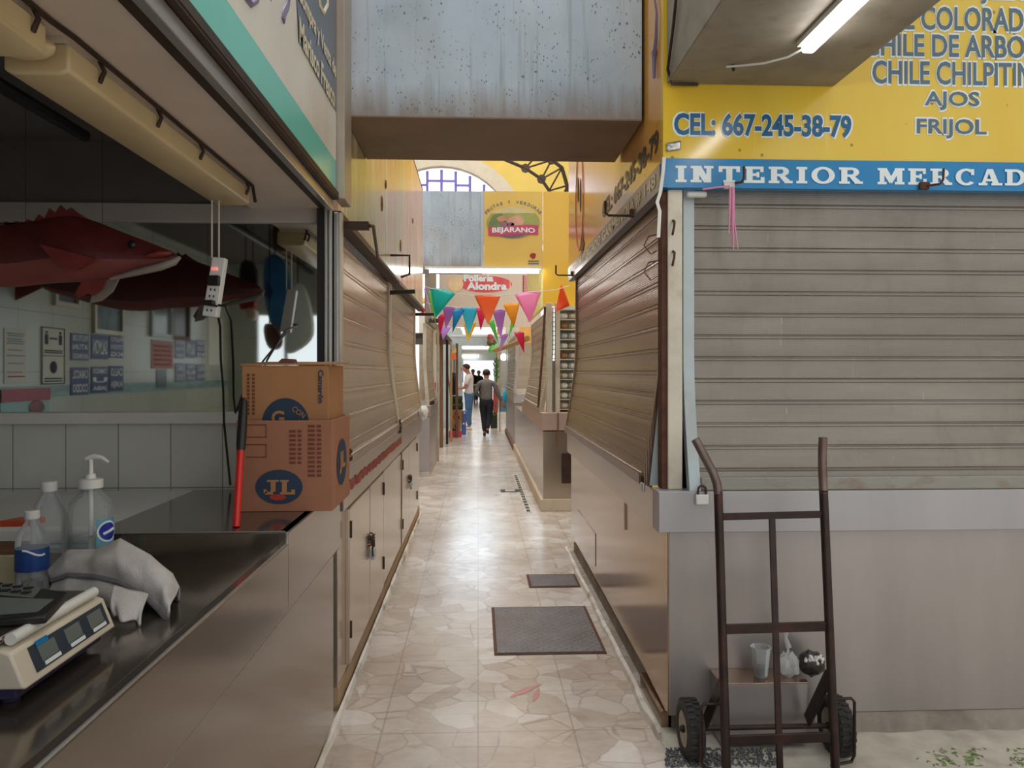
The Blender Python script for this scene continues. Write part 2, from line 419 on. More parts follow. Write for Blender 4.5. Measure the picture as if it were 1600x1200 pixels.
def clear(name, col=(1,1,1), rough=.05, alpha_mix=.75):
    """thin clear plastic: mostly see-through with a glossy skin"""
    m, n, l, b = new(name)
    t = n.new('ShaderNodeBsdfTransparent'); t.inputs['Color'].default_value = rgb(col)
    mx = n.new('ShaderNodeMixShader'); fr = n.new('ShaderNodeFresnel'); fr.inputs['IOR'].default_value = 1.45
    ad = n.new('ShaderNodeMath'); ad.operation = 'ADD'; ad.inputs[1].default_value = 1 - alpha_mix; l.new(fr.outputs[0], ad.inputs[0]); ad.use_clamp = True
    l.new(ad.outputs[0], mx.inputs['Fac']); l.new(t.outputs[0], mx.inputs[1]); l.new(b.outputs[0], mx.inputs[2])
    b.inputs['Base Color'].default_value = rgb(tuple(c*.8 for c in col)); b.inputs['Roughness'].default_value = rough
    l.new(mx.outputs[0], n['Material Output'].inputs['Surface'])
    return m
def make_mirror():
    m, n, l, b = new('mirror_glass')
    v = coords(n, l)
    b.inputs['Metallic'].default_value = 1; b.inputs['Base Color'].default_value = rgb((.74,.79,.78))
    rr = n.new('ShaderNodeMapRange'); rr.inputs['To Min'].default_value = .01; rr.inputs['To Max'].default_value = .06
    l.new(noise(n, l, v, 5, 4), rr.inputs['Value']); l.new(rr.outputs['Result'], b.inputs['Roughness'])
    return m
def glow(name, col, k):
    m, n, l, b = new(name)
    b.inputs['Base Color'].default_value = rgb((.9,.9,.9)); b.inputs['Emission Color'].default_value = rgb(col); b.inputs['Emission Strength'].default_value = k
    return m

mt = {}
def film(name, col):
    """thin bright plastic that lets light through"""
    m, n, l, b = new(name)
    b.inputs['Base Color'].default_value = rgb(col); b.inputs['Roughness'].default_value = .3
    t = n.new('ShaderNodeBsdfTranslucent'); t.inputs['Color'].default_value = rgb(col)
    mx = n.new('ShaderNodeMixShader'); mx.inputs['Fac'].default_value = .5
    l.new(b.outputs[0], mx.inputs[1]); l.new(t.outputs[0], mx.inputs[2]); l.new(mx.outputs[0], n['Material Output'].inputs['Surface'])
    return m
mt['floor'] = make_floor()
mt['concrete'] = M('concrete', srgb(150,140,128), .9, var=.22, scale=5, bmp=.6, bscale=30, dirt=srgb(96,84,74), dscale=4)
mt['pale_concrete'] = M('pale_concrete', srgb(196,188,174), .85, var=.18, scale=7, bmp=.5, bscale=40, dirt=srgb(150,132,112), dscale=5)
mt['curb_paint'] = M('worn_white_paint', srgb(222,214,202), .55, var=.15, scale=9, bmp=.4, bscale=40, dirt=srgb(128,104,84), dirt_amt=.8, dscale=4)
mt['steel_side'] = steel('steel_aisle_side', srgb(172,146,126), .16, brush=(1,2,60), streak=(1,2.2,.25))
mt['steel_front'] = steel('steel_front', srgb(170,162,160), .3, brush=(2,1,60), streak=(1.6,1,.25), metal=.6)
mt['steel_counter'] = steel('steel_counter', srgb(138,127,118), .15, brush=(1,1,40), streak=(1,.6,1))
mt['steel_dark'] = steel('steel_worktop', srgb(138,128,118), .12, brush=(40,1,1), streak=(1,1,1))
mt['apron_side'] = steel('apron_side', srgb(178,166,156), .22, streak=(1,2.2,.2))
mt['apron_front'] = steel('apron_front', srgb(174,170,172), .4, streak=(2.2,1,.2), metal=.55)
mt['cab'] = steel('cabinet_steel', srgb(190,174,158), .18, brush=(1,1,50), streak=(1,4,.25), metal=.75)
mt['alu'] = steel('aluminium', srgb(190,188,186), .3, brush=(60,60,1), var=.08)
mt['alu_warm'] = M('weathered_aluminium', srgb(206,198,180), .45, .3, var=.1, scale=5, dirt=srgb(150,110,70), dirt_amt=.5, dscale=4)
mt['shut_front'] = make_shutter('shutter_grey', srgb(142,134,124), .42, .35, srgb(104,92,76), True)
mt['shut_side'] = make_shutter('shutter_tan_bounce', srgb(130,106,90), .24, .6, srgb(110,80,55))  # warm reflection from across the aisle put into the tan base colour
mt['shut_left'] = make_shutter('shutter_beige_bounce', srgb(178,160,148), .26, .55, srgb(140,108,80))  # beige base colour also carries warmth reflected from the opposite side
mt['shut_far'] = make_shutter('shutter_sand', srgb(176,160,142), .36, .45, srgb(140,118,96))
mt['rail_paint'] = M('rail_grey_paint', srgb(186,198,202), .4, .1, var=.06, dirt=srgb(150,140,124), dscale=3)
mt['bar_dirty'] = M('dirty_bar', srgb(150,148,140), .5, .2, var=.12, dirt=srgb(120,84,56), dirt_amt=.8, dscale=6, stretch=(1,1,3))
mt['rust'] = M('rusty_iron', srgb(92,58,42), .75, .3, var=.3, scale=20, bmp=.4)
mt['dark_iron'] = M('dark_iron', srgb(66,50,42), .5, .5, var=.25, scale=14)
mt['duct'] = make_duct()
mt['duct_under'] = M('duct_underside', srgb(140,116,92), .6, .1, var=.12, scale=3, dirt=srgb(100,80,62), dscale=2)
mt['duct_side'] = M('stained_board', srgb(146,136,122), .6, .1, var=.14, scale=6, stretch=(1,1,1), dirt=srgb(104,92,78), dscale=9, bmp=.15, bscale=50)
mt['yellow'] = make_sign_paint('sign_yellow', srgb(226,186,50), srgb(238,216,140), srgb(236,206,84))
mt['orange_yellow'] = make_sign_paint('sign_orange', srgb(226,160,64), srgb(240,196,130), srgb(232,176,96))
mt['flat_yellow'] = make_sign_paint('stall_yellow', srgb(238,184,52), srgb(220,150,60), srgb(240,196,80))
mt['sign_blue'] = M('sign_blue', srgb(14,128,188), .25, var=.08)
mt['band_grey'] = M('band_grey_blue', srgb(134,132,138), .3, var=.08)
mt['letter_blue'] = M('letter_blue', srgb(10,94,140), .3, var=.03)
mt['letter_slate'] = M('letter_slate', srgb(86,110,126), .35, var=.06)
mt['letter_white'] = M('letter_white', srgb(232,240,242), .35, var=.03)
mt['letter_pale'] = M('letter_pale', srgb(226,214,180), .4, var=.05)
mt['letter_dark'] = M('letter_dark', srgb(60,66,72), .4, var=.05)
mt['mural'] = make_mural()
mt['teal'] = M('sign_teal', srgb(112,200,186), .25, var=.06, scale=2)
mt['sign_white'] = M('sign_white', srgb(222,216,204), .3, var=.05, scale=2, dirt=srgb(206,170,130), dirt_amt=.5, dscale=1.6)
mt['navy'] = M('navy_ink', srgb(92,100,116), .3, var=.05)
mt['purple'] = M('purple_ink', srgb(112,102,136), .3, var=.05)
mt['black'] = M('black_plastic', srgb(28,27,27), .4, var=.1)
mt['rubber'] = M('tyre_rubber', srgb(52,48,46), .8, var=.2, scale=20, bmp=.2)
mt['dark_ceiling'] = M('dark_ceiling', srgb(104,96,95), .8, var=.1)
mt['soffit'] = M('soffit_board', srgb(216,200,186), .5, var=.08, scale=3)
mt['white_plastic'] = M('white_plastic', srgb(226,224,220), .35, var=.04)
mt['cream_plastic'] = M('cream_plastic', srgb(216,204,186), .4, var=.05)
mt['fixture'] = M('yellowed_diffuser', srgb(208,186,144), .35, var=.12, scale=3, dirt=srgb(140,118,80), dscale=2)
mt['tile'] = make_tiles('white_wall_tiles', srgb(222,222,216), srgb(150,148,142), .212, .34, .25)
mt['tile_side'] = make_tiles('pale_wall_tiles', srgb(206,212,206), srgb(170,172,166), .3, .3, .25, 'y')
mt['tile_teal'] = M('teal_wave_tiles', srgb(130,164,166), .3, var=.25, scale=12, stretch=(1,.5,2))
mt['mirror'] = make_mirror()
mt['ledge'] = M('ledge_white', srgb(220,216,210), .4, var=.05)
mt['cardboard'] = M('cardboard', srgb(172,122,80), .8, var=.07, scale=5, bmp=.1, bscale=60)
mt['cardboard_red'] = M('cardboard_printed', srgb(160,108,82), .8, var=.07, scale=4, bmp=.1, bscale=60)
mt['ink_navy'] = M('ink_navy', srgb(38,56,78), .7, var=.08)
mt['ink_brown'] = M('ink_brown', srgb(112,62,48), .8, var=.1)
mt['ink_red'] = M('ink_red', srgb(170,52,44), .7, var=.08)
mt['red_plastic'] = M('red_plastic', srgb(206,34,30), .3, var=.06)
mt['red_paint'] = M('flaking_red_paint', srgb(170,54,44), .6, var=.2, scale=20, dirt=srgb(160,140,124), dirt_amt=1, dscale=9)
mt['cloth'] = M('grey_towel', srgb(206,200,196), .95, var=.08, scale=30, bmp=.5, bscale=220)
mt['cloth_seam'] = M('grey_seam', srgb(134,128,134), .95, var=.1, scale=60, bmp=.5, bscale=200)
mt['clear'] = clear('clear_plastic', (.97,.99,1), .06, .86)
mt['bag'] = clear('polythene', (.95,.96,.96), .12, .6)
mt['label_blue'] = M('label_blue', srgb(36,72,140), .35, var=.1)
mt['label_cyan'] = M('label_cyan', srgb(96,160,180), .35, var=.15, scale=20)
mt['water'] = clear('water', (.9,.95,.96), .02, .9)
mt['scale_navy'] = M('scale_navy', srgb(52,48,84), .5, var=.06)
mt['lcd'] = M('lcd_grey', srgb(110,118,116), .2, var=.05)
mt['panel_dark'] = M('panel_slate', srgb(52,64,76), .3, var=.05)
mt['fish_red'] = M('fish_skin', srgb(98,40,38), .3, var=.3, scale=7, bmp=.3, bscale=90, dirt=srgb(66,38,38), dirt_amt=.8, dscale=3.5)
mt['fish_belly'] = M('fish_belly', srgb(140,74,68), .32, var=.15, scale=6, bmp=.2, bscale=90)
mt['fish_fin'] = M('fish_fin', srgb(126,48,42), .4, var=.25, scale=10)
mt['fish_jaw'] = M('fish_jaw', srgb(150,138,130), .35, var=.1)
mt['pink_string'] = M('pink_ribbon', srgb(226,150,184), .6, var=.1)
mt['paper'] = M('paper_white', srgb(230,228,222), .7, var=.03)
mt['tube_on'] = glow('lit_tube', (1.0,.99,.97), 14.0)
mt['tube_far'] = glow('lit_tube_far', (1.0,.99,.95), 7.0)
mt['wood'] = M('wood_brown', srgb(120,84,58), .7, var=.2, scale=4, stretch=(6,6,1))
mt['wood_pale'] = M('wood_pale', srgb(186,146,100), .7, var=.12, stretch=(6,6,1))
mt['skin'] = M('skin', srgb(190,128,100), .55, var=.06)
mt['hair'] = M('hair_dark', srgb(48,36,32), .7, var=.2, scale=40)
mt['white_shirt'] = M('white_cotton', srgb(222,212,214), .9, var=.05)
mt['grey_shirt'] = M('grey_jersey', srgb(128,122,116), .9, var=.12, scale=8, dirt=srgb(104,78,62), dirt_amt=.5)
mt['denim'] = M('denim', srgb(74,110,150), .9, var=.2, scale=12)
mt['black_cloth'] = M('black_cloth', srgb(36,38,46), .9, var=.2, scale=12)
mt['green_crate'] = M('green_crate', srgb(60,110,50), .5, var=.2)
mt['dark_crate'] = M('dark_crate', srgb(34,42,30), .6, var=.2)
mt['blue_box'] = M('blue_box', srgb(90,112,176), .6, var=.15)
mt['pink_pan'] = M('pink_pan', srgb(214,64,92), .45, var=.08)
mt['banana_green'] = M('green_plantain', srgb(86,140,60), .5, var=.2, scale=12)
mt['grate'] = M('checker_plate', srgb(104,98,98), .5, .55, var=.2, scale=5, bmp=.9, bscale=70, dirt=srgb(104,80,66), dscale=3)
mt['drain'] = M('drain_slots', srgb(54,46,40), .6, .4, var=.3)
mt['chip'] = M('floor_red_mark', srgb(196,130,124), .5, var=.1)

# ------------------------------------------------------------------ large structure
mb = MB(); mb.box(-9, 9, -6, 60, -.1, 0)
struct(mb.build('floor', mt['floor'], smooth=False))
def curb(name, x0, x1, y0, y1, h, mat, seed):
    random.seed(seed); m = MB(); n = int((y1 - y0) / .12); prof = []
    for i in range(n + 1):
        y = y0 + (y1 - y0) * i / n; j = random.uniform(-.006, .006)
        xa, xb = (x0 + j, x1)
        prof.append([(xa, y, 0), (xa + .008*(1 if x1 > x0 else -1), y, h*.8 + j*.5), (xb, y, h + j), (xb, y, 0)])
    for i in range(n):
        a, b = prof[i], prof[i+1]
        m.add(a + b, [(0,1,5,4), (1,2,6,5), (2,3,7,6)])
    m.add(prof[0] + prof[-1], [(0,1,2,3), (7,6,5,4)])
    return struct(m.build(name, mat))
curb('trim_1', -.585, -.606, .6, 8.1, .03, mt['curb_paint'], 1)
curb('trim_2', .722, .748, 3.1, 6.45, .03, mt['curb_paint'], 2)
mb = MB(); mb.box(.74, 6, -2, 3.6, -.08, .004)
struct(mb.build('trim_3', mt['pale_concrete'], smooth=False))

# far end wall of the hall: yellow gable, arched coloured window and the opening to the street
YE = 30.0
mb = MB()
mb.box(-12, -6.5, YE+.03, YE+.4, 0, 17); mb.box(-6.5, -3.2, YE+.03, YE+.4, 0, 4.2); mb.box(3.2, 12, YE+.03, YE+.4, 0, 17)
wc = at(690, 376, Y=YE); cx, cz = wc.x, wc.z; R = 114 * 30.06 / F; RB = 136 * 30.06 / F
for i in range(24):
    a, b = math.pi*i/24, math.pi*(i+1)/24
    for y, nrm in ((YE, 1),):
        p = [(cx + RB*math.cos(t), cz + RB*math.sin(t)) for t in (a, b)]
        q = [(cx + 9*math.cos(t), cz + 9*math.sin(t)) for t in (a, b)]
        mb.poly([(p[0][0], y, p[0][1]), (p[1][0], y, p[1][1]), (q[1][0], y, q[1][1]), (q[0][0], y, q[0][1])])
mb.box(-6.5, 3.2, YE, YE+.4, 4.2, cz)
struct(mb.build('wall_end', M('gable_yellow', srgb(222, 194, 100), .7, var=.05, scale=1), smooth=False))
mb = MB()
for i in range(24):
    a, b = math.pi*i/24, math.pi*(i+1)/24
    ring = []
    for t in (a, b):
        ring += [(cx + RB*math.cos(t), YE-.25, cz + RB*math.sin(t)), (cx + R*math.cos(t), YE-.25, cz + R*math.sin(t)), (cx + R*math.cos(t), YE+.1, cz + R*math.sin(t)), (cx + RB*math.cos(t), YE+.1, cz + RB*math.sin(t))]
    mb.add(ring, [(0,1,5,4), (1,2,6,5), (0,4,7,3)])
struct(mb.build('trim_4', M('arch_beige', srgb(206, 196, 178), .7, var=.06)))
# window: bars and lit panes
win = MB()
for k, (px0, px1, c0) in enumerate([(-4.3,-2.95,0),(-2.88,-1.9,1),(-1.82,-.86,2),(-.8,.15,3),(.35,1.25,4),(1.32,2.2,5)]):
    pass
pane_cols = [srgb(250,250,255), srgb(246,236,250), srgb(240,252,244)]
mats = [glow('pane_sky', (.56,.78,1), 5.2), glow('pane_pink', (.98,.8,.99), 1.1), glow('pane_green', (.6,.95,.75), 1.0), glow('pane_lilac', (.8,.78,1), 1.1), glow('pane_white', (.95,.97,1), 1.6)]
def fz(x): return cz + math.sqrt(max(0, (R-.12)**2 - (x-cx)**2))
xs = [cx - R + .1 + i*(2*R - .2)/10 for i in range(11)]
for i in range(10):
    a, b = xs[i] + .05, xs[i+1] - .05
    t = min(fz(a), fz(b)); m0 = t - .42
    if t < cz + .3: continue
    win.mi = 4; win.poly([(a, YE, cz), (b, YE, cz), (b, YE, m0), (a, YE, m0)])
    win.mi = 1 + (i % 3); win.poly([(a, YE, m0+.08), (b, YE, m0+.08), (b, YE, fz(b)), (a, YE, fz(a))])
ZL = 4.4
for i in range(1, 9):
    win.mi = 0; win.poly([(xs[i]+.05, YE-.05, ZL), (xs[i+1]-.05, YE-.05, ZL), (xs[i+1]-.05, YE-.05, cz-.15), (xs[i]+.05, YE-.05, cz-.15)])
wo = struct(win.build('window_1', mats, smooth=False))
fr = MB()
for i in range(11): fr.box(xs[i]-.05, xs[i]+.05, YE-.08, YE+.08, cz, fz(xs[i]))
for i in range(10):
    if min(fz(xs[i]), fz(xs[i+1])) < cz+.3: continue
    t = min(fz(xs[i]+.05), fz(xs[i+1]-.05)) - .38
    fr.box(xs[i], xs[i+1], YE-.07, YE+.07, t-.04, t+.04)
fr.box(cx-R, cx+R, YE-.1, YE+.1, cz-.15, cz)
fr.build('window_frame', M('window_lead', srgb(104, 96, 176), .4, var=.1), wo)
# roof with open strips of daylight
mb = MB()
for y in range(-4, 60, 4): mb.box(-12, 12, y, y+1.6, 17, 17.15)
struct(mb.build('roof', M('roof_sheet', srgb(190,186,176), .8), smooth=False))
mb = MB(); mb.box(-12, -11.8, -4, 60, 0, 17)
struct(mb.build('wall_left', M('hall_wall', srgb(214,196,150), .8), smooth=False))
mb = MB(); mb.box(11.8, 12, -4, 60, 0, 17)
struct(mb.build('wall_right', M('hall_wall_b', srgb(214,196,150), .8), smooth=False))

# steel lattice arch of the hall
t = thing('roof_truss', 'dark riveted lattice arch crossing the yellow gable above the far aisle', 'truss', (4, 27, 0))
inner = [at(*p, Y=27) for p in ((770,238),(790,250),(821,263),(846,280),(858,298),(870,330),(876,380))]
outer = [at(*p, Y=27) for p in ((810,225),(838,243),(862,250),(878,262),(886,290),(890,330),(892,380))]
a = MB(); a.tube(inner, .06, 8); a.build('inner_chord', mt['dark_iron'], t)
a = MB(); a.tube(outer, .07, 8); a.build('outer_chord', mt['dark_iron'], t)
a = MB()
for i in range(6):
    a.tube([inner[i], outer[i]], .035, 6); a.tube([inner[i+1], outer[i]], .035, 6)
a.build('lacing', mt['dark_iron'], t)
for p in (inner[2], inner[3], outer[2]):
    a = MB(); a.lathe([(.02,-.05),(.16,-.05),(.16,.05),(.02,.05)], p, Matrix.Rotation(math.pi/2, 3, 'X'), 8); a.build('gusset', mt['dark_iron'], t)

# ------------------------------------------------------------------ overhead ducts across the aisle
t = thing('air_duct', 'pitted grey sheet metal duct crossing the aisle overhead, nearest of the two', 'duct', (0, 3.5, 2.65))
a = MB(); a.box(-.597, .745, 3.47, 3.475, 2.65, 3.52); a.box(-.6,.745,4.15,4.155,2.65,3.52); a.box(-.6,.745,3.475,4.15,3.5,3.52)
a.build('face', mt['duct'], t)
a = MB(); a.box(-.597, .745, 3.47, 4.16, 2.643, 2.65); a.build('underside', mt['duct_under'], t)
t = thing('air_duct', 'grey sheet metal duct across the aisle beside the fruit and vegetable sign', 'duct', (0, 8.8, 2.69))
xm = at(754, 360, Y=8.78).x
a = MB(); a.box(-.78, xm, 8.78, 9.4, 2.69, 3.56); a.build('body', mt['duct'], t, smooth=False)
a = MB(); a.box(xm-.02, xm+.012, 8.765, 8.78, 2.69, 3.56); a.build('edge_strip', mt['rail_paint'], t)

# ------------------------------------------------------------------ helpers for stalls
def smooth_out(z, z0, zb, bulge):
    if z >= zb: return 0.0
    k = (zb - z) / (zb - z0); return bulge * (k*k*(1.6 - .6*k))
def curtain(axis, a0, a1, base, sgn, z0, z1, pitch, zb, bulge):
    m = MB(); prof = []; z = z1
    while z > z0 + .02:
        p = min(pitch, z - z0)
        for f, d in ((.0,-.003),(.03,.007),(.11,.007),(.14,.001),(.5,.004),(.93,.001),(.96,-.004)):
            prof.append((d, z - f*p))
        z -= p
    prof.append((0, z0))
    rows = [(base + sgn*(d + smooth_out(zz, z0, zb, bulge)), zz) for d, zz in prof]
    pts = []
    for c, zz in rows:
        pts += [(c, a0, zz), (c, a1, zz)] if axis == 'y' else [(a0, c, zz), (a1, c, zz)]
    m.add(pts, [(2*i, 2*i+1, 2*i+3, 2*i+2) for i in range(len(rows)-1)])
    return m
def guide(axis, a0, a1, base, sgn, z0, z1, zb, bulge, d0=-.03, d1=.016):
    m = MB(); N = 18; zs = [z0 + (z1-z0)*i/N for i in range(N+1)]
    f = lambda d, z: base + sgn*(d + smooth_out(z, z0, zb, bulge))
    ring = [(f(d1, z), z) for z in zs] + [(f(d0, z), z) for z in reversed(zs)]
    for i in range(N):
        j = 2*N+1-i; q = [ring[i], ring[i+1], ring[j-1], ring[j]]
        pts = [((c, a0, z) if axis == 'y' else (a0, c, z)) for c, z in q]
        off = (0, a1-a0, 0) if axis == 'y' else (a1-a0, 0, 0)
        m.prism(pts, off)
    return m
def roller(name, label, axis, a0, a1, base, sgn, z0, z1, pitch, zb, bulge, mats, rails=(.035,.035), group=None, loc=None):
    cm, rm, bm_ = mats
    mid = (base, (a0+a1)/2, z0) if axis == 'y' else ((a0+a1)/2, base, z0)
    t = thing(name, label, 'shutter', loc or mid, group)
    curtain(axis, a0, a1, base, sgn, z0+.05, z1, pitch, zb, bulge).build('curtain', cm, t, angle=25)
    for s, w in ((0, rails[0]), (1, rails[1])):
        if w <= 0: continue
        p, q = (a0 - w, a0) if s == 0 else (a1, a1 + w)
        guide(axis, p, q, base, sgn, z0, z1, zb, bulge).build('guide_rail', rm, t)
    b = MB(); e0 = base + sgn*(bulge - .012); e1 = base + sgn*(bulge + .02); lo, hi = min(e0,e1), max(e0,e1)
    if axis == 'y': b.box(lo, hi, a0, a1, z0, z0+.055)
    else: b.box(a0, a1, lo, hi, z0, z0+.055)
    b.build('bottom_bar', bm_, t, bevel=.006)
    return t
def padlock(label, p, s=1.0, body='alu', face='-y', group=None, keys=False):
    """brass-and-steel padlock hanging at p (top of its shackle)"""
    p = Vector(p); t = thing('padlock', label, 'padlock', p, group)
    ax = Vector((1,0,0)) if face == '-y' else Vector((0,1,0)); nz = Vector((0,0,1))
    w, h, d = .021*s, .034*s, .012*s
    c = p - nz*(.03*s + h/2)
    a = MB(); sz = (2*w, d, h) if face == '-y' else (d, 2*w, h); a.obox(c, sz); a.build('body', mt[body], t, bevel=.004*s)
    a = MB(); pts = [c + nz*(h/2 - .004*s) + ax*(-.013*s)] + [c + nz*(h/2 + .014*s) + ax*(.013*s*math.cos(u)) + nz*(.014*s*math.sin(u)) for u in [math.pi*(1 - i/8) for i in range(9)]] + [c + nz*(h/2 - .004*s) + ax*(.013*s)]
    a.tube(pts, .0035*s, 8); a.build('shackle', mt['dark_iron'], t)
    return t

# ------------------------------------------------------------------ spice stall on the corner (near right)
XS, YF = .785, 3.15           # side panel and front panel
t = thing('stall_counter', 'long grey steel stall base with a deep apron behind the hand truck', 'counter', (1.5, 3.3, 0))
a = MB(); a.box(.79, 4.2, 3.15, 3.19, .075, .86); a.build('front_panel', mt['steel_front'], t, bevel=.003)
a = MB(); a.prism([(XS,3.152,.075),(XS,3.6,.1),(XS,6.45,.13),(XS,6.45,.86),(XS,3.152,.86)], (.035,0,0)); a.build('side_panel', mt['steel_side'], t, bevel=.003)
a = MB(); a.box(.735, 4.2, 3.1, 3.2, .843, 1.012); a.build('front_apron', mt['apron_front'], t, bevel=.003)
a = MB(); a.box(.735, .84, 3.2, 6.32, .843, 1.008); a.build('side_apron', mt['apron_side'], t, bevel=.003)
a = MB(); a.box(.84, 4.2, 3.2, 6.32, .97, 1.0); a.build('worktop', mt['steel_dark'], t)
a = MB(); a.box(.8, 4.2, 3.2, 6.4, .0, .075); a.build('plinth', mt['concrete'], t)
a = MB(); a.box(.77, .812, 3.2, 3.62, .0, .072); a.build('toe_strip', mt['steel_side'], t)
a = MB(); a.box(.776, .786, 4.05, 4.32, .66, .84); a.build('access_plate', mt['steel_side'], t, bevel=.002)
for z0, z1, y0, y1 in ((.2,.42,5.1,6.0),):
    a = MB(); a.box(.781, .786, y0, y1, z0, z1); a.build('patch_plate', mt['steel_side'], t, bevel=.002)
# rough mortar along the foot of the front
random.seed(5); a = MB(); N = 60; pr = []
for i in range(N+1):
    x = .82 + 3.3*i/N; j = random.uniform(-.012,.012)
    pr.append([(x, 3.12 + j, .0), (x, 3.128 + j*.6, .05 + j), (x, 3.16, .078)])
for i in range(N): a.add(pr[i] + pr[i+1], [(0,1,4,3), (1,2,5,4)])
struct(a.build('trim_5', mt['concrete']))

# steel step box under the counter with a cup and a bag on it
p0, p1 = at(1128, 1070, Y=3.0), at(1262, 1070, Y=3.0)
ZB = p0.z
t = thing('steel_box', 'low dull steel box set against the counter foot behind the hand truck', 'box', (1.2, 3.07, 0))
a = MB(); a.box(p0.x, p1.x, 3.0, 3.148, .02, ZB); a.build('body', mt['steel_front'], t, bevel=.003)
a = MB(); a.box(p0.x-.004, p1.x+.004, 2.996, 3.148, ZB, ZB+.006); a.build('top_plate', mt['steel_side'], t, bevel=.002)
c = at(1189, 1062, Y=3.06); c.z = ZB + .0065
t = thing('plastic_cup', 'clear plastic cup with a little dark drink left in it', 'cup', c)
a = MB(); a.lathe([(.026,0),(.027,.004),(.038,.115),(.041,.118),(.041,.121),(.037,.121),(.0255,.006),(.02,.005)], c, n=24); a.build('cup_wall', mt['clear'], t)
a = MB(); a.lathe([(.001,.0065),(.0245,.0065),(.0275,.04),(.001,.04)], c, n=24); a.build('drink', M('cola', srgb(38,16,12), .1, var=.05), t)
c = at(1232, 1062, Y=3.05); c.z = ZB + .007
t = thing('plastic_bag', 'crumpled clear plastic bag slumped on the steel box beside the cup', 'bag', c)
random.seed(3)
a = MB(); a.ball(c + Vector((0,0,.06)), (.045,.035,.075), 18, 12, fn=lambda d: (1 + .22*math.sin(9*d.x+4*d.z)*math.cos(7*d.y)) * (1 - .5*max(0, d.z)) if d.z > -.7 else .85)
a.build('bag_body', mt['bag'], t)
a = MB(); a.tube([c + Vector((0,0,.12)), c + Vector((-.012,0,.16)), c + Vector((-.006,.004,.2))], [.012,.006,.016], 8); a.build('bag_neck', mt['bag'], t)
c = at(1268, 1055, Y=3.05); c.z = ZB + .0065
t = thing('rubbish_bag', 'small dark bag with white crumbs showing in its mouth', 'bag', c)
a = MB(); a.ball(c + Vector((.0,0,.05)), (.055,.04,.055), 18, 12, fn=lambda d: 1 + .1*math.sin(8*d.x+3)*math.cos(6*d.z) if d.z > -.6 else .85); a.build('bag_body', M('dark_polythene', srgb(46,38,36), .25, var=.2), t)
a = MB()
for i in range(34):
    a.ball(c + Vector((random.uniform(-.04,.035), -.035+random.uniform(-.006,.006), .085+random.uniform(-.018,.012))), random.uniform(.004,.008), 6, 4)
o = a.build('crumbs', mt['paper'], t); o['kind'] = 'stuff'

struct(MB().box(.86, 4.2, 3.3, 3.34, 1.0, 2.26).build('wall_inner', mt['dark_iron']))
# front shutter, its rail, corner posts
FX = .911
roller('roller_shutter', 'wide grey roller shutter of the spice stall under the blue band', 'x', FX, 4.2, 3.22, -1, 1.013, 2.3, .0925, 1.58, .1, (mt['shut_front'], mt['rail_paint'], mt['bar_dirty']), (.046, 0))
pl = at(1042, 500, Y=3.17).x; pr_ = at(1065, 500, Y=3.17).x
t = thing('corner_post', 'pale weathered aluminium corner post with rusty hooks beside grey shutter', 'post', ((pl+pr_)/2, 3.17, 1.012))
a = MB(); a.box(pl, pr_, 3.155, 3.2, 1.012, 2.2575); a.build('post_body', mt['alu_warm'], t, bevel=.003)
a = MB(); a.prism([(.812,3.262,1.72),(.735,3.262,1.013),(.83,3.262,1.013)], (0,.006,0)); a.build('return_panel', mt['rail_paint'], t)
for px, py in ((1052,352),(1052,400)):
    q = at(px, py, Y=3.15); a = MB()
    a.tube([q + Vector((0,.003,.02)), q + Vector((0,-.02,.012)), q + Vector((-.004,-.03,-.01)), q + Vector((-.008,-.025,-.035)), q + Vector((-.006,-.012,-.04))], .005, 8); a.build('hook', mt['rust'], t)
a = MB(); a.box(pl-.022, pl, 3.165, 3.235, 1.012, 2.25); a.build('rusty_edge', mt['rust'], t)
for z in (2.08, 1.97):
    a = MB(); a.tube([(pl-.02, 3.2, z), (pl-.07, 3.2, z-.01), (pl-.09, 3.2, z-.05), (pl-.06, 3.2, z-.085), (pl-.035, 3.2, z-.07)], .003, 8); a.build('wire_hook', mt['rust'], t)
# side shutter towards the aisle
roller('roller_shutter', 'tan roller shutter facing the aisle beside the corner post, bellied out at the foot', 'y', 3.33, 6.24, .812, -1, 1.008, 2.3, .1, 1.75, .088, (mt['shut_side'], mt['shut_side'], mt['shut_side']), (.03,.035))
struct(MB().box(.81, .86, 3.24, 3.29, 1.0, 2.25).build('trim_6', mt['rail_paint']))
padlock('small steel padlock at the near foot of the tan aisle shutter', at(1004, 742, X=.71), 1.1, face='x')
padlock('steel padlock hanging at the foot of the grey shutter beside its rail', at(1097, 758, Y=3.09), 1.25, 'white_plastic')

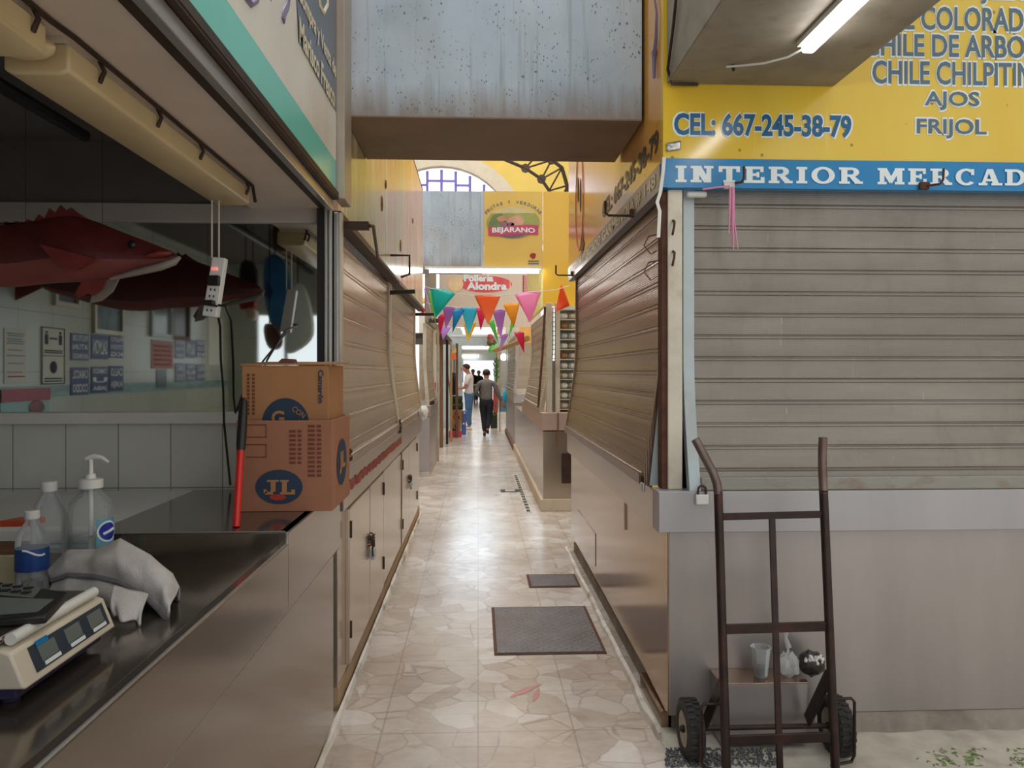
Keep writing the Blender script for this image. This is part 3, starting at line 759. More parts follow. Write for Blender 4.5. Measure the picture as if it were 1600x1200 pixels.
# fascia signs of the spice stall
YS, XF = 3.128, .76
zb0, zb1, ztop = 2.258, 2.378, 3.47
t = thing('shop_sign', 'yellow sign listing dried chiles above the grey shutter, blue band below', 'sign', (2, YS, 2.258))
a = MB(); a.box(XF, 4.4, YS, YS+.04, zb1, ztop); a.build('yellow_board', mt['yellow'], t, smooth=False)
a = MB(); a.box(XF, 4.4, YS-.004, YS+.04, zb0, zb1); a.build('blue_band', mt['sign_blue'], t, smooth=False)
a = MB(); a.box(.915, 4.4, 3.232, 3.29, 2.234, zb0-.0005); a.build('bottom_edge', mt['dark_iron'], t)
def span(px0, py1, px1, py0, Y):  # rectangle seen between pixel corners
    lo = at(px0, py1, Y=Y); hi = at(px1, py0, Y=Y); return lo, hi.x - lo.x, hi.z - lo.z
def word_front(s, box, mat, bold, halo=True, name='lettering', shear=0.0):
    x0, y0, x1, y1 = box; o, w, h = span(x0, y1, x1, y0, YS)
    if halo:
        g = MB(); e = .008; put_text(g, s, o - Vector((e,0,e)), (1,0,0), (0,0,1), w+2*e, h+2*e, bold+.03, out=(0,-.0015,0)); g.build(name, mt['letter_white'], t, smooth=False)
    g = MB(); put_text(g, s, o, (1,0,0), (0,0,1), w, h, bold, out=(0,-.003,0), shear=shear); g.build(name, mat, t, smooth=False)
word_front('CEL: 667-245-38-79', (1053,180,1330,212), mt['letter_blue'], .035)
word_front('CHILE GUAJILLO', (1372,-27,1608,3), mt['letter_slate'], .02)
word_front('CHILE COLORADO', (1340,14,1626,45), mt['letter_slate'], .02)
word_front('CHILE DE ARBOL', (1350,57,1619,87), mt['letter_slate'], .02)
word_front('CHILE CHILPITIN', (1363,99,1613,131), mt['letter_slate'], .02)
word_front('AJOS', (1444,144,1530,172), mt['letter_slate'], .02)
word_front('FRIJOL', (1432,187,1541,216), mt['letter_slate'], .02)
g = MB(); o = at(1055, 285, Y=YS)
x1 = at(1346, 285, Y=YS).x; slab_word(g, 'INTERIOR', o, (1,0,0), (0,0,1), .068, x1 - o.x, (0,-.0055,0))
g.build('lettering', mt['letter_white'], t, smooth=False); g = MB()
o2 = at(1370, 286, Y=YS); x2 = at(1601, 286, Y=YS).x
slab_word(g, 'MERCAD', Vector((o2.x, o2.y, o.z)), (1,0,0), (0,0,1), .068, x2 - o2.x, (0,-.006,0))
g.build('lettering', mt['letter_white'], t, smooth=False)
# side of the fascia along the aisle
t = thing('shop_sign', 'orange fascia along the aisle with a phone number and a grey lettered band', 'sign', (XF, 4.8, 2.258))
a = MB(); a.box(XF, XF+.04, 3.172, 6.42, zb1-.01, ztop); a.build('orange_board', mt['orange_yellow'], t, smooth=False)
a = MB(); a.box(XF-.004, XF+.04, 3.172, 6.42, zb0, zb1-.01); a.build('grey_band', mt['band_grey'], t, smooth=False)
a = MB(); a.box(.846, .95, 3.32, 6.42, 2.2, zb0-.001); a.build('header', mt['dark_iron'], t)
a = MB(); a.box(XF, XF+.045, 3.172, 6.42, ztop, ztop+.02); a.build('top_edge', mt['dark_iron'], t)
g = MB(); put_text(g, 'CEL: 667-245-38-79', (XF-.003, 4.66, 2.43), (0,-1,0), (0,0,1), 1.46, .1, .03); g.build('lettering', mt['letter_dark'], t, smooth=False)
g = MB(); put_text(g, 'INTERIOR MERCADO GARMENDIA # 148', (XF-.006, 6.3, zb0+.025), (0,-1,0), (0,0,1), 3.06, .068, .03); g.build('lettering', mt['letter_pale'], t, smooth=False)
# outlined chile drawing and worn star
g = MB(); cY, cZ = 5.72, 2.83
ov = [Vector((XF-.004, cY + .2*math.cos(u)*(1-.25*math.sin(u)), cZ + .42*math.sin(u))) for u in [2*math.pi*i/28 for i in range(28)]]
g.tube(ov + [ov[0], ov[1]], .0035, 6, False); g.build('chile_drawing', M('faded_red', srgb(190,110,100), .5), t)
g = MB(); g.ball((XF-.003, cY-.05, cZ-.02), (.004,.03,.13), 10, 7); g.ball((XF-.003, cY+.08, cZ+.05), (.004,.025,.1), 10, 7); g.build('seed_drawing', mt['letter_dark'], t)
g = MB(); cy, cz_ = 5.55, 2.42
g.poly([(XF-.005, cy + r*math.cos(u), cz_ + r*math.sin(u)) for r, u in [((.11 if i % 2 else .05), math.pi*i/5) for i in range(10)]]); g.build('star_mark', mt['wood'], t, smooth=False)
# strip of paper hanging at the corner
t = thing('paper_strip', 'torn white paper strip hanging at the corner of the yellow sign', 'paper', at(1037, 262, Y=3.1))
a = MB(); pts = [(1038,245),(1036,270),(1032,300),(1027,316),(1031,330),(1030,350),(1029,371)]
P = [at(px, py, Y=3.105) for px, py in pts]; 
for i in range(len(P)-1):
    w = .007; q = [P[i] + Vector((-w,0,0)), P[i] + Vector((w,0,0)), P[i+1] + Vector((w,0,0)), P[i+1] + Vector((-w,0,0))]
    a.prism(q, (0,.0015,0))
a.build('strip', mt['paper'], t)
# hooks sticking out under the fascia
def jhook(label, q, axis, L=.1, up=.07, group=None):
    t = thing('hook', label, 'hook', q, group); q = Vector(q); d = Vector(axis)
    a = MB(); a.tube([q - d*.0, q + d*(L-.015), q + d*L + Vector((0,0,.012)), q + d*L + Vector((0,0,up))], .006, 8); a.build('rod', mt['dark_iron'], t)
    a = MB(); a.obox(q + Vector((0,0,.012)), (.022,.022,.04)); a.build('clamp', mt['rust'], t, bevel=.003)
    return t
jhook('dark iron hook under the grey lettered band, nearer of two', (XF-.01, 3.72, 2.262), (-1,0,0), .13, .07)
jhook('dark iron hook at the far end of the grey lettered band', (XF-.01, 6.1, 2.27), (-1,0,0), .13, .08)
q = at(1140, 290, Y=YS-.004); t = thing('hook', 'rusty hook with a pale clip and pink ribbon on the blue band', 'hook', q)
a = MB(); a.tube([q + Vector((.02,0,.01)), q + Vector((.03,-.06,0)), q + Vector((.034,-.075,.015)), q + Vector((.034,-.076,.06))], .005, 8); a.build('rod', mt['rust'], t)
a = MB(); a.obox(q + Vector((-.005,-.008,-.002)), (.045,.014,.028)); a.build('clip', mt['white_plastic'], t, bevel=.003)
q = at(1442, 291, Y=YS-.004); t = thing('hook', 'rusty hook and clamp on the blue band below the word FRIJOL', 'hook', q)
a = MB(); a.tube([q + Vector((0,0,0)), q + Vector((.035,-.06,-.005)), q + Vector((.042,-.072,.01)), q + Vector((.043,-.074,.055))], .005, 8); a.build('rod', mt['rust'], t)
a = MB(); a.obox(q + Vector((0,-.008,0)), (.04,.016,.03)); a.build('clamp', mt['rust'], t, bevel=.003)
# pink ribbon and white catch
q = at(1144, 294, Y=3.1); t = thing('ribbon', 'pink plastic ribbon knotted on the hook and hanging over the grey shutter', 'ribbon', q)
a = MB(); a.tube([at(1098,296,Y=3.1), at(1118,293,Y=3.095), at(1140,291,Y=3.09)], .004, 6); a.build('tied_end', mt['pink_string'], t)
for k, pts in enumerate([[(1141,293),(1140,330),(1139,365)], [(1145,292),(1145,340),(1146,391)], [(1146,293),(1147,345),(1153,389)], [(1143,293),(1143,340),(1144,380)]]):
    a = MB(); a.tube([at(px,py,Y=3.09+.003*k) for px, py in pts], [.005,.004,.0025], 6); a.build('tail', mt['pink_string'], t)
q = at(1088, 304, Y=3.17); t = thing('shutter_catch', 'small white rounded catch at the top corner of the grey shutter', 'catch', q)
a = MB(); a.obox(q, (.085,.03,.026)); a.build('catch_body', mt['white_plastic'], t, bevel=.008)
# crumpled tape on the yellow sign
q = at(1052, 230, Y=YS); a = MB(); a.grid(lambda u, v: (q.x - .03 + .06*u, YS - .004 - .006*abs(math.sin(9*u+5*v)), q.z - .02 + .035*v + .01*u), 8, 5)
tag(a.build('tape_scrap', mt['alu'], solid=.001), 'scrap of silver tape stuck near the corner of the yellow sign', 'tape')

# boxed duct with lamp over the front of the spice stall
t = thing('air_duct', 'stained boxed duct running toward the street over the spice stall', 'duct', (1.12, 2.2, 2.68))
a = MB(); a.box(.775, 1.475, .6, YS-.002, 2.684, 3.45); a.build('body', mt['duct_side'], t, bevel=.004)
t = thing('tube_lamp', 'lit white tube lamp under the stained duct over the spice stall', 'lamp', (1.17, 2.1, 2.66))
a = MB(); a.box(1.14, 1.2, 1.47, 2.7, 2.662, 2.683); a.build('batten', mt['white_plastic'], t)
a = MB(); a.obox((1.17, 2.085, 2.646), (.046, 1.2, .03)); a.build('tube', mt['tube_on'], t, bevel=.01)
t = thing('lamp_cable', 'thin white cable drooping from the tube lamp across the stained duct', 'cable', (1.1, 2.75, 2.68))
a = MB(); a.tube([(1.17,2.7,2.66), (1.13,2.76,2.65), (1.07,2.83,2.655), (1.0,2.9,2.672), (.96,2.93,2.68)], .0045, 8); a.build('wire', mt['white_plastic'], t)
a = MB(); a.tube([(.98,2.92,2.684), (.985,2.92,2.66)], .006, 8); a.build('staple', mt['black'], t)
t = thing('wall_cable', 'dark cable sagging down the edge of the stained duct', 'cable', (.77, 3.0, 2.9))
a = MB(); a.tube([(.768, 2.75, 3.4), (.762, 2.85, 3.1), (.764, 2.98, 2.85), (.765, 3.07, 2.72), (.79, 3.1, 2.674), (.9, 3.11, 2.677)], .006, 8); a.build('wire', mt['dark_iron'], t)
t = thing('purple_ribbon', 'faded purple ribbon hanging on the orange fascia beside the near duct', 'ribbon', at(1022, 10, X=.75))
a = MB(); a.tube([at(1018,-30,X=.75), at(1026,20,X=.75), at(1025,60,X=.75), at(1022,90,X=.75)], [.004,.005,.007,.009], 6); a.tube([at(1022,80,X=.75), at(1022,122,X=.75)], [.011,.006], 6); a.build('strand', mt['purple'], t)
# ------------------------------------------------------------------ fish stall (near left)
XA = -.57
YM = 3.24            # mirror plane at the end of the stall
t = thing('steel_counter', 'long stainless fish counter with a sunken worktop and raised far platform', 'counter', (-.9, 1.8, 0))
a = MB(); a.box(-.612, -.595, .3, 3.19, .06, .80); a.build('front_panel', mt['steel_counter'], t, bevel=.002)
a = MB(); a.box(XA-.03, XA, .3, 2.335, .778, .983); a.box(XA-.03, XA, 2.335, 3.2, .778, 1.018); a.build('apron', mt['steel_counter'], t, bevel=.003)
a = MB(); a.tube([(XA-.004,.3,.984),(XA-.004,2.335,.984),(XA-.004,2.337,1.018)], .0035, 6); a.tube([(XA-.002,.3,.778),(XA-.002,3.19,.778)], .0025, 6); a.tube([(-1.16,2.337,1.019),(XA-.01,2.337,1.019)], .003, 6); a.build('rolled_edge', mt['alu'], t)
a = MB(); a.box(-2.1, XA-.031, .3, 2.34, .87, .907); a.build('worktop', mt['steel_dark'], t)
a = MB(); a.box(-1.16, XA-.001, 2.34, 3.2, .9, 1.018); a.build('platform', mt['steel_dark'], t, bevel=.004)
a = MB(); a.box(-2.1, -1.16, 2.34, 2.42, .87, .96); a.build('back_lip', mt['steel_dark'], t, bevel=.004)
a = MB(); a.box(-.66, -.63, .3, 3.19, 0, .06); a.build('plinth', mt['concrete'], t)
# white chest lid behind the platform
pr1, pr2 = at(318, 822, Z=1.012), at(361, 770, Z=1.012)
t = thing('chest_lid', 'white rounded slab lid under the tiled wall behind the bottles', 'lid', (-1.6, 2.8, .95))
a = MB(); a.prism([(-2.15, 2.44, .93), (pr1.x-.02, 2.44, .93), (pr2.x-.02, 3.2, .93), (-2.15, 3.2, .93)], (0,0,.03)); a.build('rim', mt['rail_paint'], t, bevel=.006)
a = MB(); a.prism([(-2.15, 2.46, .9602), (pr1.x-.06, 2.46, .9602), (pr1.x, 2.52, .9602), (pr2.x, 3.215, .9602), (-2.15, 3.215, .9602)], (0,0,.055)); a.build('lid_top', mt['white_plastic'], t, bevel=.014)
a = MB(); a.box(-2.15, -1.18, 2.46, 3.2, .0, .9298); a.build('chest', mt['white_plastic'], t)
# end wall: tiles, ledge, mirror, head beam
struct(MB().box(-2.25, -.9, YM, YM+.06, 0, 1.285).build('wall_tiled', mt['tile'], smooth=False))
struct(MB().box(-2.25, -.72, YM-.035, YM+.06, 1.286, 1.334).build('trim_7', mt['ledge'], bevel=.004))
mo = MB().box(-2.25, at(499, 500, Y=YM).x, YM-.001, YM+.02, 1.334, 2.135).build('wall_mirror', mt['mirror'], smooth=False); struct(mo)
struct(MB().box(-2.25, at(499,500,Y=YM).x, YM-.02, YM+.06, 2.118, 2.195).build('trim_8', M('beam_white', srgb(176,168,162), .5, var=.06, scale=3), bevel=.004))
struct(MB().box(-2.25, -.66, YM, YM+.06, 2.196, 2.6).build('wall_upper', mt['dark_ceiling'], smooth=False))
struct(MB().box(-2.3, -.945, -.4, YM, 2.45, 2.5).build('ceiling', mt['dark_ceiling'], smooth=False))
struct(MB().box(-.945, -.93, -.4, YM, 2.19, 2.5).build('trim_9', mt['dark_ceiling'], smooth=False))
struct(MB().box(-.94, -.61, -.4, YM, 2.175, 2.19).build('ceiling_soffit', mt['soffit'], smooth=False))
# side wall of the stall (seen only in the mirror), with its notices
struct(MB().box(-2.26, -2.2, -.4, YM, 1.43, 2.45).build('wall_stall', mt['tile_side'], smooth=False))
struct(MB().box(-2.26, -2.2, -.4, YM, 1.37, 1.43).build('wall_stripe', mt['tile_teal'], smooth=False))
struct(MB().box(-2.26, -2.2, -.4, YM, 0, 1.37).build('wall_lower', mt['tile_side'], smooth=False))
# street end wall of the stall with a window to daylight
a = MB(); a.box(-2.26, -1.95, -.46, -.4, 0, 2.5); a.box(-1.3, -.62, -.46, -.4, 0, 2.5); a.box(-1.95, -1.3, -.46, -.4, 0, 1.42); a.box(-1.95, -1.3, -.46, -.4, 2.0, 2.5)
struct(a.build('wall_street', mt['tile_side'], smooth=False))
a = MB(); a.box(-1.72, -1.69, -.44, -.42, 1.42, 2.0); struct(a.build('window_2', mt['alu'], smooth=False))

def mir(px, py, X=-2.2):
    p = at(px, py, X=X); return Vector((p.x, 2*YM - p.y, p.z))
def notice(name, label, cat, box, mat, group=None, lift=.004, inset=None, frame=None):
    """flat notice on the stall's side wall, placed so that its reflection falls where the photo shows it"""
    x0, y0, x1, y1 = box
    A, B = mir(x0, y0), mir(x1, y1); zt = A.z; zb = mir(x0, y1).z
    t = thing(name, label, cat, (-2.2, (A.y + B.y)/2, zb), group)
    ya, yb = min(A.y, B.y), max(A.y, B.y)
    a = MB(); a.box(-2.1998, -2.2+lift, ya, yb, zb, zt); a.build('board', mat, t, smooth=False)
    return t, ya, yb, zb, zt
XL = -2.194
def lines(t, ya, yb, zb, zt, words, mat, pad=.08):
    n = len(words)
    for i, s in enumerate(words):
        h = (zt - zb) / n; g = MB(); w = (yb - ya) * (1 - 2*pad)
        put_text(g, s, (XL, ya + (yb-ya)*pad, zt - h*(i+1) + h*.2), (0,1,0), (0,0,1), w, h*.6, .02)
        g.build('lettering', mat, t, smooth=False)
b1 = M('notice_blue', srgb(24,38,112), .35, var=.06)
fish_words = [['FILETE DE','ATUN','AHUMADO'], ['SALMON'], ['PULPO','COCIDO','KG'], ['CARACOL','COCIDO'], ['CAMARON','U','JAIBA'], ['CALLO','ALMEJA']]
G6 = 'blue price notices on the stall wall'
k = 0
wh = ['first of the upper row','second of the upper row reading SALMON','third of the upper row','lower row, reading CARACOL COCIDO','lower row, middle','lower row, beside a hanging bag']
for r, (ya_, yb_) in enumerate(((520,563),(574,618))):
    for c, (xa, xb) in enumerate(((110,138),(142,168),(170,192))):
        sh = c*2
        T = notice('price_notice', 'large blue notice seen in the mirror, ' + wh[k], 'notice', (xa, ya_+sh*(1 if r == 0 else -.6), xb, yb_-sh*(1 if r == 0 else 1.6)), b1, G6)
        lines(*T, fish_words[k], mt['letter_white']); k += 1
k = 0
wh = ['upper near','upper middle','upper far','lower near','lower middle','lower far']
for r, (ya_, yb_) in enumerate(((529,560),(567,597))):
    for c, (xa, xb) in enumerate(((273,287),(290,304),(306,319))):
        T = notice('price_notice', 'small blue notice seen in the mirror past the red notice, ' + wh[k] + ' one', 'notice', (xa, ya_+c, xb, yb_-c), b1, 'small blue notices on the stall wall')
        lines(*T, fish_words[k], mt['letter_white']); k += 1
T = notice('distance_notice', 'white framed notice with two figures and a face mask seen in the mirror', 'notice', (64,510,100,601), mt['paper'])
t, ya, yb, zb, zt = T
a = MB(); e = .006
for q in ((ya, ya+e, zb, zt), (yb-e, yb, zb, zt), (ya, yb, zb, zb+e), (ya, yb, zt-e, zt), (ya, yb, (zb+zt)/2-.002, (zb+zt)/2+.002)): a.box(-2.196, -2.193, *q)
a.build('frame', mt['black'], t)
h = zt - zb; w = yb - ya
for f in (.2, .8):
    a = MB(); y = ya + w*f; a.ball((-2.194, y, zt - h*.09), (.003, w*.05, h*.025), 10, 6); a.box(-2.196, -2.193, y-w*.06, y+w*.06, zt-h*.3, zt-h*.125); a.build('figure_mark', mt['ink_navy'], t)
a = MB(); a.box(-2.196, -2.193, ya+w*.34, ya+w*.66, zt-h*.21, zt-h*.18); a.build('arrow_mark', mt['ink_navy'], t)
a = MB(); a.ball((-2.194, (ya+yb)/2, zb+h*.3), (.003, w*.15, h*.11), 12, 8); a.build('mask_mark', mt['ink_navy'], t)
for z in (.045, .09, .545, .58):
    a = MB(); a.box(-2.196, -2.193, ya+w*.12, yb-w*.12, zb+h*z, zb+h*(z+.022)); a.build('text_line', mt['ink_navy'], t)
T = notice('paper_sheet', 'white typed sheet pinned to the stall wall, seen in the mirror', 'notice', (6,512,40,600), mt['paper'])
t, ya, yb, zb, zt = T; h = zt-zb; w = yb-ya
for i, z in enumerate((.9,.86,.8,.76,.72,.6,.5,.36,.2,.12)):
    a = MB(); a.box(-2.196, -2.193, ya+w*(.1+.05*(i%3)), yb-w*(.1+.06*(i%2)), zb+h*z, zb+h*(z+.018)); a.build('text_line', mt['letter_slate'] if i < 9 else mt['ink_red'], t)
T = notice('red_notice', 'faded red lettered notice between the two sets of blue notices, in the mirror', 'notice', (236,530,270,576), M('notice_red', srgb(178,120,112), .5, var=.1))
t, ya, yb, zb, zt = T; h = zt-zb; w = yb-ya
for z in (.12,.28,.44,.6,.76):
    a = MB(); a.box(-2.196, -2.193, ya+w*.1, yb-w*.1, zb+h*z, zb+h*(z+.06)); a.build('text_line', mt['ink_red'], t)
notice('dark_notice', 'small dark notice below the red one, in the mirror', 'notice', (244,577,260,606), mt['panel_dark'])
T = notice('fish_poster', 'red and aqua poster with a fish, cut by the ledge in the mirror', 'poster', (0,629,77,660), M('poster_aqua', srgb(150,196,198), .4, var=.1))
t, ya, yb, zb, zt = T
for o_ in t.children: pass
a = MB(); a.box(-2.196, -2.192, ya, yb, zt-.002, zt+.06); a.build('red_band', M('poster_red', srgb(170,44,70), .4, var=.1), t)
a = MB(); a.ball((-2.194, ya+.12, zt-.035), (.003,.07,.035), 12, 7); a.build('fish_picture', mt['fish_fin'], t)
for nm, lab, box, m_, fm in (
    ('picture_frame', 'small pale framed picture beside the fish tail fins, in the mirror', (86,443,118,470), mt['panel_dark'], mt['cream_plastic']),
    ('picture_frame', 'pale framed picture with a bright glint, in the mirror', (147,468,187,514), M('picture_grey', srgb(130,150,160), .15, var=.3, scale=12), mt['alu_warm']),
    ('picture_frame', 'silver framed mirror-like picture beside the dark picture, in the mirror', (236,440,264,520), M('picture_sea', srgb(130,146,140), .1, var=.3, scale=9), mt['rail_paint']),
    ('picture_frame', 'dark wooden framed picture near the power strip, in the mirror', (268,442,292,524), M('picture_dark', srgb(66,58,50), .3, var=.3), mt['wood'])):
    T = notice(nm, lab, 'picture', box, m_); t, ya, yb, zb, zt = T; e = .025
    a = MB()
    for q in ((ya-e, ya, zb-e, zt+e), (yb, yb+e, zb-e, zt+e), (ya, yb, zb-e, zb), (ya, yb, zt, zt+e)): a.box(-2.2, -2.18, *q)
    a.build('frame', fm, t)
notice('wall_box', 'black box on the stall wall under the fish, in the mirror', 'box', (190,436,230,474), mt['black'], lift=.09)
notice('white_board', 'white board behind the power strip cords, in the mirror', 'board', (325,495,347,570), mt['paper'])
# things hanging on a rail deeper in the stall, seen in the mirror
XR = -1.45
def mr(px, py): return mir(px, py, XR)
rz = mr(420, 385).z
t = thing('hanging_rail', 'black rail near the stall ceiling with aprons hanging from it, in the mirror', 'rail', (XR, 1.6, rz))
a = MB(); a.tube([(XR, -.3, rz), (XR, 2.9, rz)], .022, 8); a.build('bar', mt['black'], t)
def hang(name, label, cat, outline, mat, thick=.05, cuffs=()):
    hang.k += 1; yr = 1.66 - .09*(hang.k % 4); W = 2*YM - yr
    md = lambda q: Vector((at(q[0], q[1], Y=W).x, yr, at(q[0], q[1], Y=W).z))
    for _ in range(2):
        outline = [tuple(a*f + b*(1-f) for a, b in zip(outline[i], outline[(i+1) % len(outline)])) for i in range(len(outline)) for f in (.75, .25)]
    P = [md(p) for p in outline]; c = sum(P, Vector())/len(P)
    t = thing(name, label, cat, (c.x, yr, min(p.z for p in P)))
    a = MB(); a.prism([p + Vector((0,-thick/2,0)) for p in P], (0,thick,0)); a.build('cloth', mat, t, bevel=.012)
    for o2, m2 in cuffs:
        P2 = [md(p) for p in o2]; a = MB(); a.prism([p + Vector((0,-thick/2-.006,0)) for p in P2], (0,thick+.012,0)); a.build('patch', m2, t, bevel=.004)
    P3 = [p for p in P if p.z == max(q.z for q in P)][0]
    a = MB(); a.tube([P3 + Vector((0,0,-.02)), Vector((P3.x, P3.y, 2.45))], .004, 6); a.build('loop', mt['black'], t)
    return t
hang.k = 0
aqua = M('apron_blue', srgb(54,124,186), .5, var=.25, scale=8)
hang('apron', 'bright blue plastic apron hanging on the black rail, in the mirror', 'apron', [(412,400),(440,398),(458,445),(452,515),(428,522),(414,470)], aqua, .06, [([(418,440),(430,455),(424,470),(414,462)], mt['label_blue'])])
hang('cloth_bag', 'dark bag with a red hem hanging beside the blue apron, in the mirror', 'bag', [(372,405),(404,410),(402,478),(378,482)], M('bag_dark', srgb(52,40,40), .8, var=.2), .06, [([(374,468),(400,470),(400,480),(378,484)], mt['ink_red'])])
hang('hat', 'pale woven hat hanging under the dark bag, in the mirror', 'hat', [(384,482),(402,482),(403,500),(386,501)], mt['cream_plastic'], .08)
hang('cloth_bag', 'brown cloth hanging behind the blue apron, in the mirror', 'bag', [(410,500),(440,515),(442,545),(418,548)], M('brown_cloth', srgb(110,78,66), .9, var=.2), .05)
hang('plastic_bag', 'large clear plastic bag hanging beside the blue apron, in the mirror', 'bag', [(458,440),(478,445),(492,505),(488,535),(444,560),(446,520)], film('bag_foggy', srgb(224,228,224)), .05)
hang('basket', 'woven basket hanging near the ceiling end of the rail, in the mirror', 'basket', [(424,352),(462,352),(465,392),(430,398)], M('wicker', srgb(120,92,66), .8, var=.3, scale=30), .12)

# ceiling lamp fixtures with yellowed covers
def old_lamp(y0, y1, label):
    t = thing('ceiling_lamp', label, 'lamp', (-.885, (y0+y1)/2, 2.1), 'unlit lamps under the fish stall ceiling')
    a = MB(); a.prism([(-.95, y0, 2.105), (-.93, y0, 2.097), (-.84, y0, 2.097), (-.82, y0, 2.105), (-.82, y0, 2.16), (-.95, y0, 2.16)], (0, y1-y0, 0)); a.build('cover', mt['fixture'], t, bevel=.006)
    a = MB(); a.box(-.94, -.83, y0, y1, 2.16, 2.176); a.build('back_plate', mt['cream_plastic'], t)
    for y in (y0+.12, y0+.42, y0+.72, y1-.05):
        a = MB(); a.tube([(-.818, y, 2.172), (-.808, y, 2.15), (-.818, y, 2.125)], .005, 6); a.build('clip', mt['dark_iron'], t)
    return t
old_lamp(1.58, 2.8, 'unlit tube lamp with yellowed cover under the stall ceiling, far one')
old_lamp(.3, 1.5, 'unlit tube lamp with yellowed cover cut by the frame edge')
t = thing('conduit', 'thin dark cable strung along the yellowed lamps', 'cable', (-.815, 1.6, 2.17))
a = MB(); a.tube([(-.81, .3, 2.172), (-.812, 1.5, 2.168), (-.808, 1.58, 2.17), (-.81, 2.8, 2.168), (-.812, 2.84, 2.12)], .006, 8); a.build('wire', mt['dark_iron'], t)
a = MB(); a.ball((-.88, 1.54, 2.135), (.055,.03,.025), 12, 8); a.build('joint', mt['fixture'], t)
# shutter track along the stall opening
t = thing('shutter_track', 'aluminium shutter track along the top of the fish stall opening', 'track', (-.6, 1.5, 2.17))
a = MB(); a.box(-.606, -.582, -.3, 3.12, 2.15, 2.19); a.build('track_bar', mt['alu'], t, bevel=.002)
a = MB(); a.box(-.64, -.612, -.3, 3.12, 2.16, 2.2); a.box(-.612, -.564, -.3, 3.12, 2.192, 2.2); a.build('dark_lip', mt['dark_iron'], t)
a = MB(); a.box(-.58, -.562, -.3, 3.14, 2.2, 2.224); a.build('fascia_edge', mt['dark_iron'], t)
# fascia board of the fish stall
XB = XA
t = thing('shop_sign', 'white fascia with teal stripe and navy lettering above the fish stall', 'sign', (XB, 1.5, 2.224))
a = MB(); a.box(XB-.04, XB, -.3, 3.11, 2.224, 2.345); a.build('teal_stripe', mt['teal'], t, smooth=False)
a = MB(); a.box(XB-.04, XB, -.3, 3.11, 2.345, 3.47); a.build('white_board', mt['sign_white'], t, smooth=False)
def xa(px, py, o=.002): return at(px, py, X=XB+o) 
g = MB(); g.poly([xa(*p) for p in ((462,-40),(480,-60),(526,-60),(526,176),(513,150),(500,128),(482,92),(467,64))]); g.build('navy_patch', mt['navy'], t, smooth=False)
def side_text(s, p0, p1, px_h, bold=.03):
    A, B = xa(*p0, .005), xa(*p1, .005); H = (A - xa(p0[0], p0[1]+px_h, .005)).length
    g = MB(); put_text(g, s, A - Vector((0,0,H)), (B - A), (0,0,1), (B-A).length, H, bold); g.build('lettering', mt['letter_pale'], t, smooth=False)
side_text('Marisco Fresco', (468,24), (523,137), 42)
side_text('Compra y Venta de', (466,-35), (525,98), 40)
for pts, r in (([(372,-30),(376,-8),(386,4),(396,-2),(400,-30)], .016), ([(415,-30),(418,-2),(424,-20)], .012), ([(440,-40),(446,-10),(444,10),(438,22),(437,32)], .017)):
    g = MB(); g.tube([xa(px, py, -.008) for px, py in pts], r, 8); g.build('script_stroke', mt['purple'], t)
g = MB(); g.tube([xa(px, py, -.004) for px, py in ((494,-20),(497,8),(503,20),(509,8),(508,-25))], .012, 8); g.build('script_stroke', mt['letter_pale'], t)

# end posts between the two stalls
q0, q1 = at(509,450,Y=3.2).x, at(519,450,Y=3.2).x
t = thing('stall_post', 'polished aluminium channel post at the end of the mirror', 'post', (q0, 3.2, 1.018))
a = MB(); a.box(at(496,450,Y=3.2).x, q0, 3.19, 3.236, 1.335, 2.17); a.build('dark_jamb', mt['black'], t)
a = MB(); a.box(q0, q0+.012, 3.17, 3.236, 1.02, 2.17); a.box(q1-.01, q1, 3.17, 3.236, 1.02, 2.17); a.box(q0, q1, 3.2, 3.236, 1.02, 2.17); a.build('channel', mt['alu'], t, bevel=.002)
q2, q3 = at(520,450,Y=3.26).x, at(534,450,Y=3.26).x
t = thing('stall_post', 'bright aluminium post between channel post and beige shutter', 'post', ((q2+q3)/2, 3.3, 1.0))
a = MB(); a.box(q2, q3-.012, 3.25, 3.3, 1.0, 2.17); a.build('post_body', mt['alu'], t, bevel=.003)
a = MB(); a.box(q3-.012, q3, 3.26, 3.3, 1.0, 2.17); a.build('edge', mt['alu_warm'], t, bevel=.002)
q4, q5 = at(527,60,Y=3.2).x, at(543,60,Y=3.2).x
t = thing('pillar_strip', 'dull metal upright between the white fascia and the grey duct', 'post', ((q4+q5)/2, 3.2, 2.17))
a = MB(); a.box(q4, q5, 3.13, 3.3, 2.2, 3.6); a.build('upright', M('galvanised_upright', srgb(176,164,148), .4, .4, var=.1), t, bevel=.003)

# ------------------------------------------------------------------ things on the fish counter
# shrimp cartons
def carton(name, label, c0, c1, z0, z1, mat, flap=None, thick=.005):
    t = thing(name, label, 'box', ((c0[0]+c1[0])/2, (c0[1]+c1[1])/2, z0))
    a = MB(); (x0, y0), (x1, y1) = c0, c1
    a.box(x0, x1, y0, y0+thick, z0, z1); a.box(x0, x1, y1-thick, y1, z0, z1); a.box(x0, x0+thick, y0+thick, y1-thick, z0, z1); a.box(x1-thick, x1, y0+thick, y1-thick, z0, z1); a.box(x0+thick, x1-thick, y0+thick, y1-thick, z0, z0+thick)
    a.build('walls', mat, t, bevel=.0015)
    return t
PL = 1.0185
JX0, JX1 = at(369, 790, Y=2.68).x, at(519, 790, Y=2.68).x
JZ1 = at(440, 657, Y=2.68).z
tj = carton('carton', 'open brown carton with navy JL ovals standing on the counter end', (JX0, 2.68), (JX1, 3.04), PL, JZ1, mt['cardboard_red'])
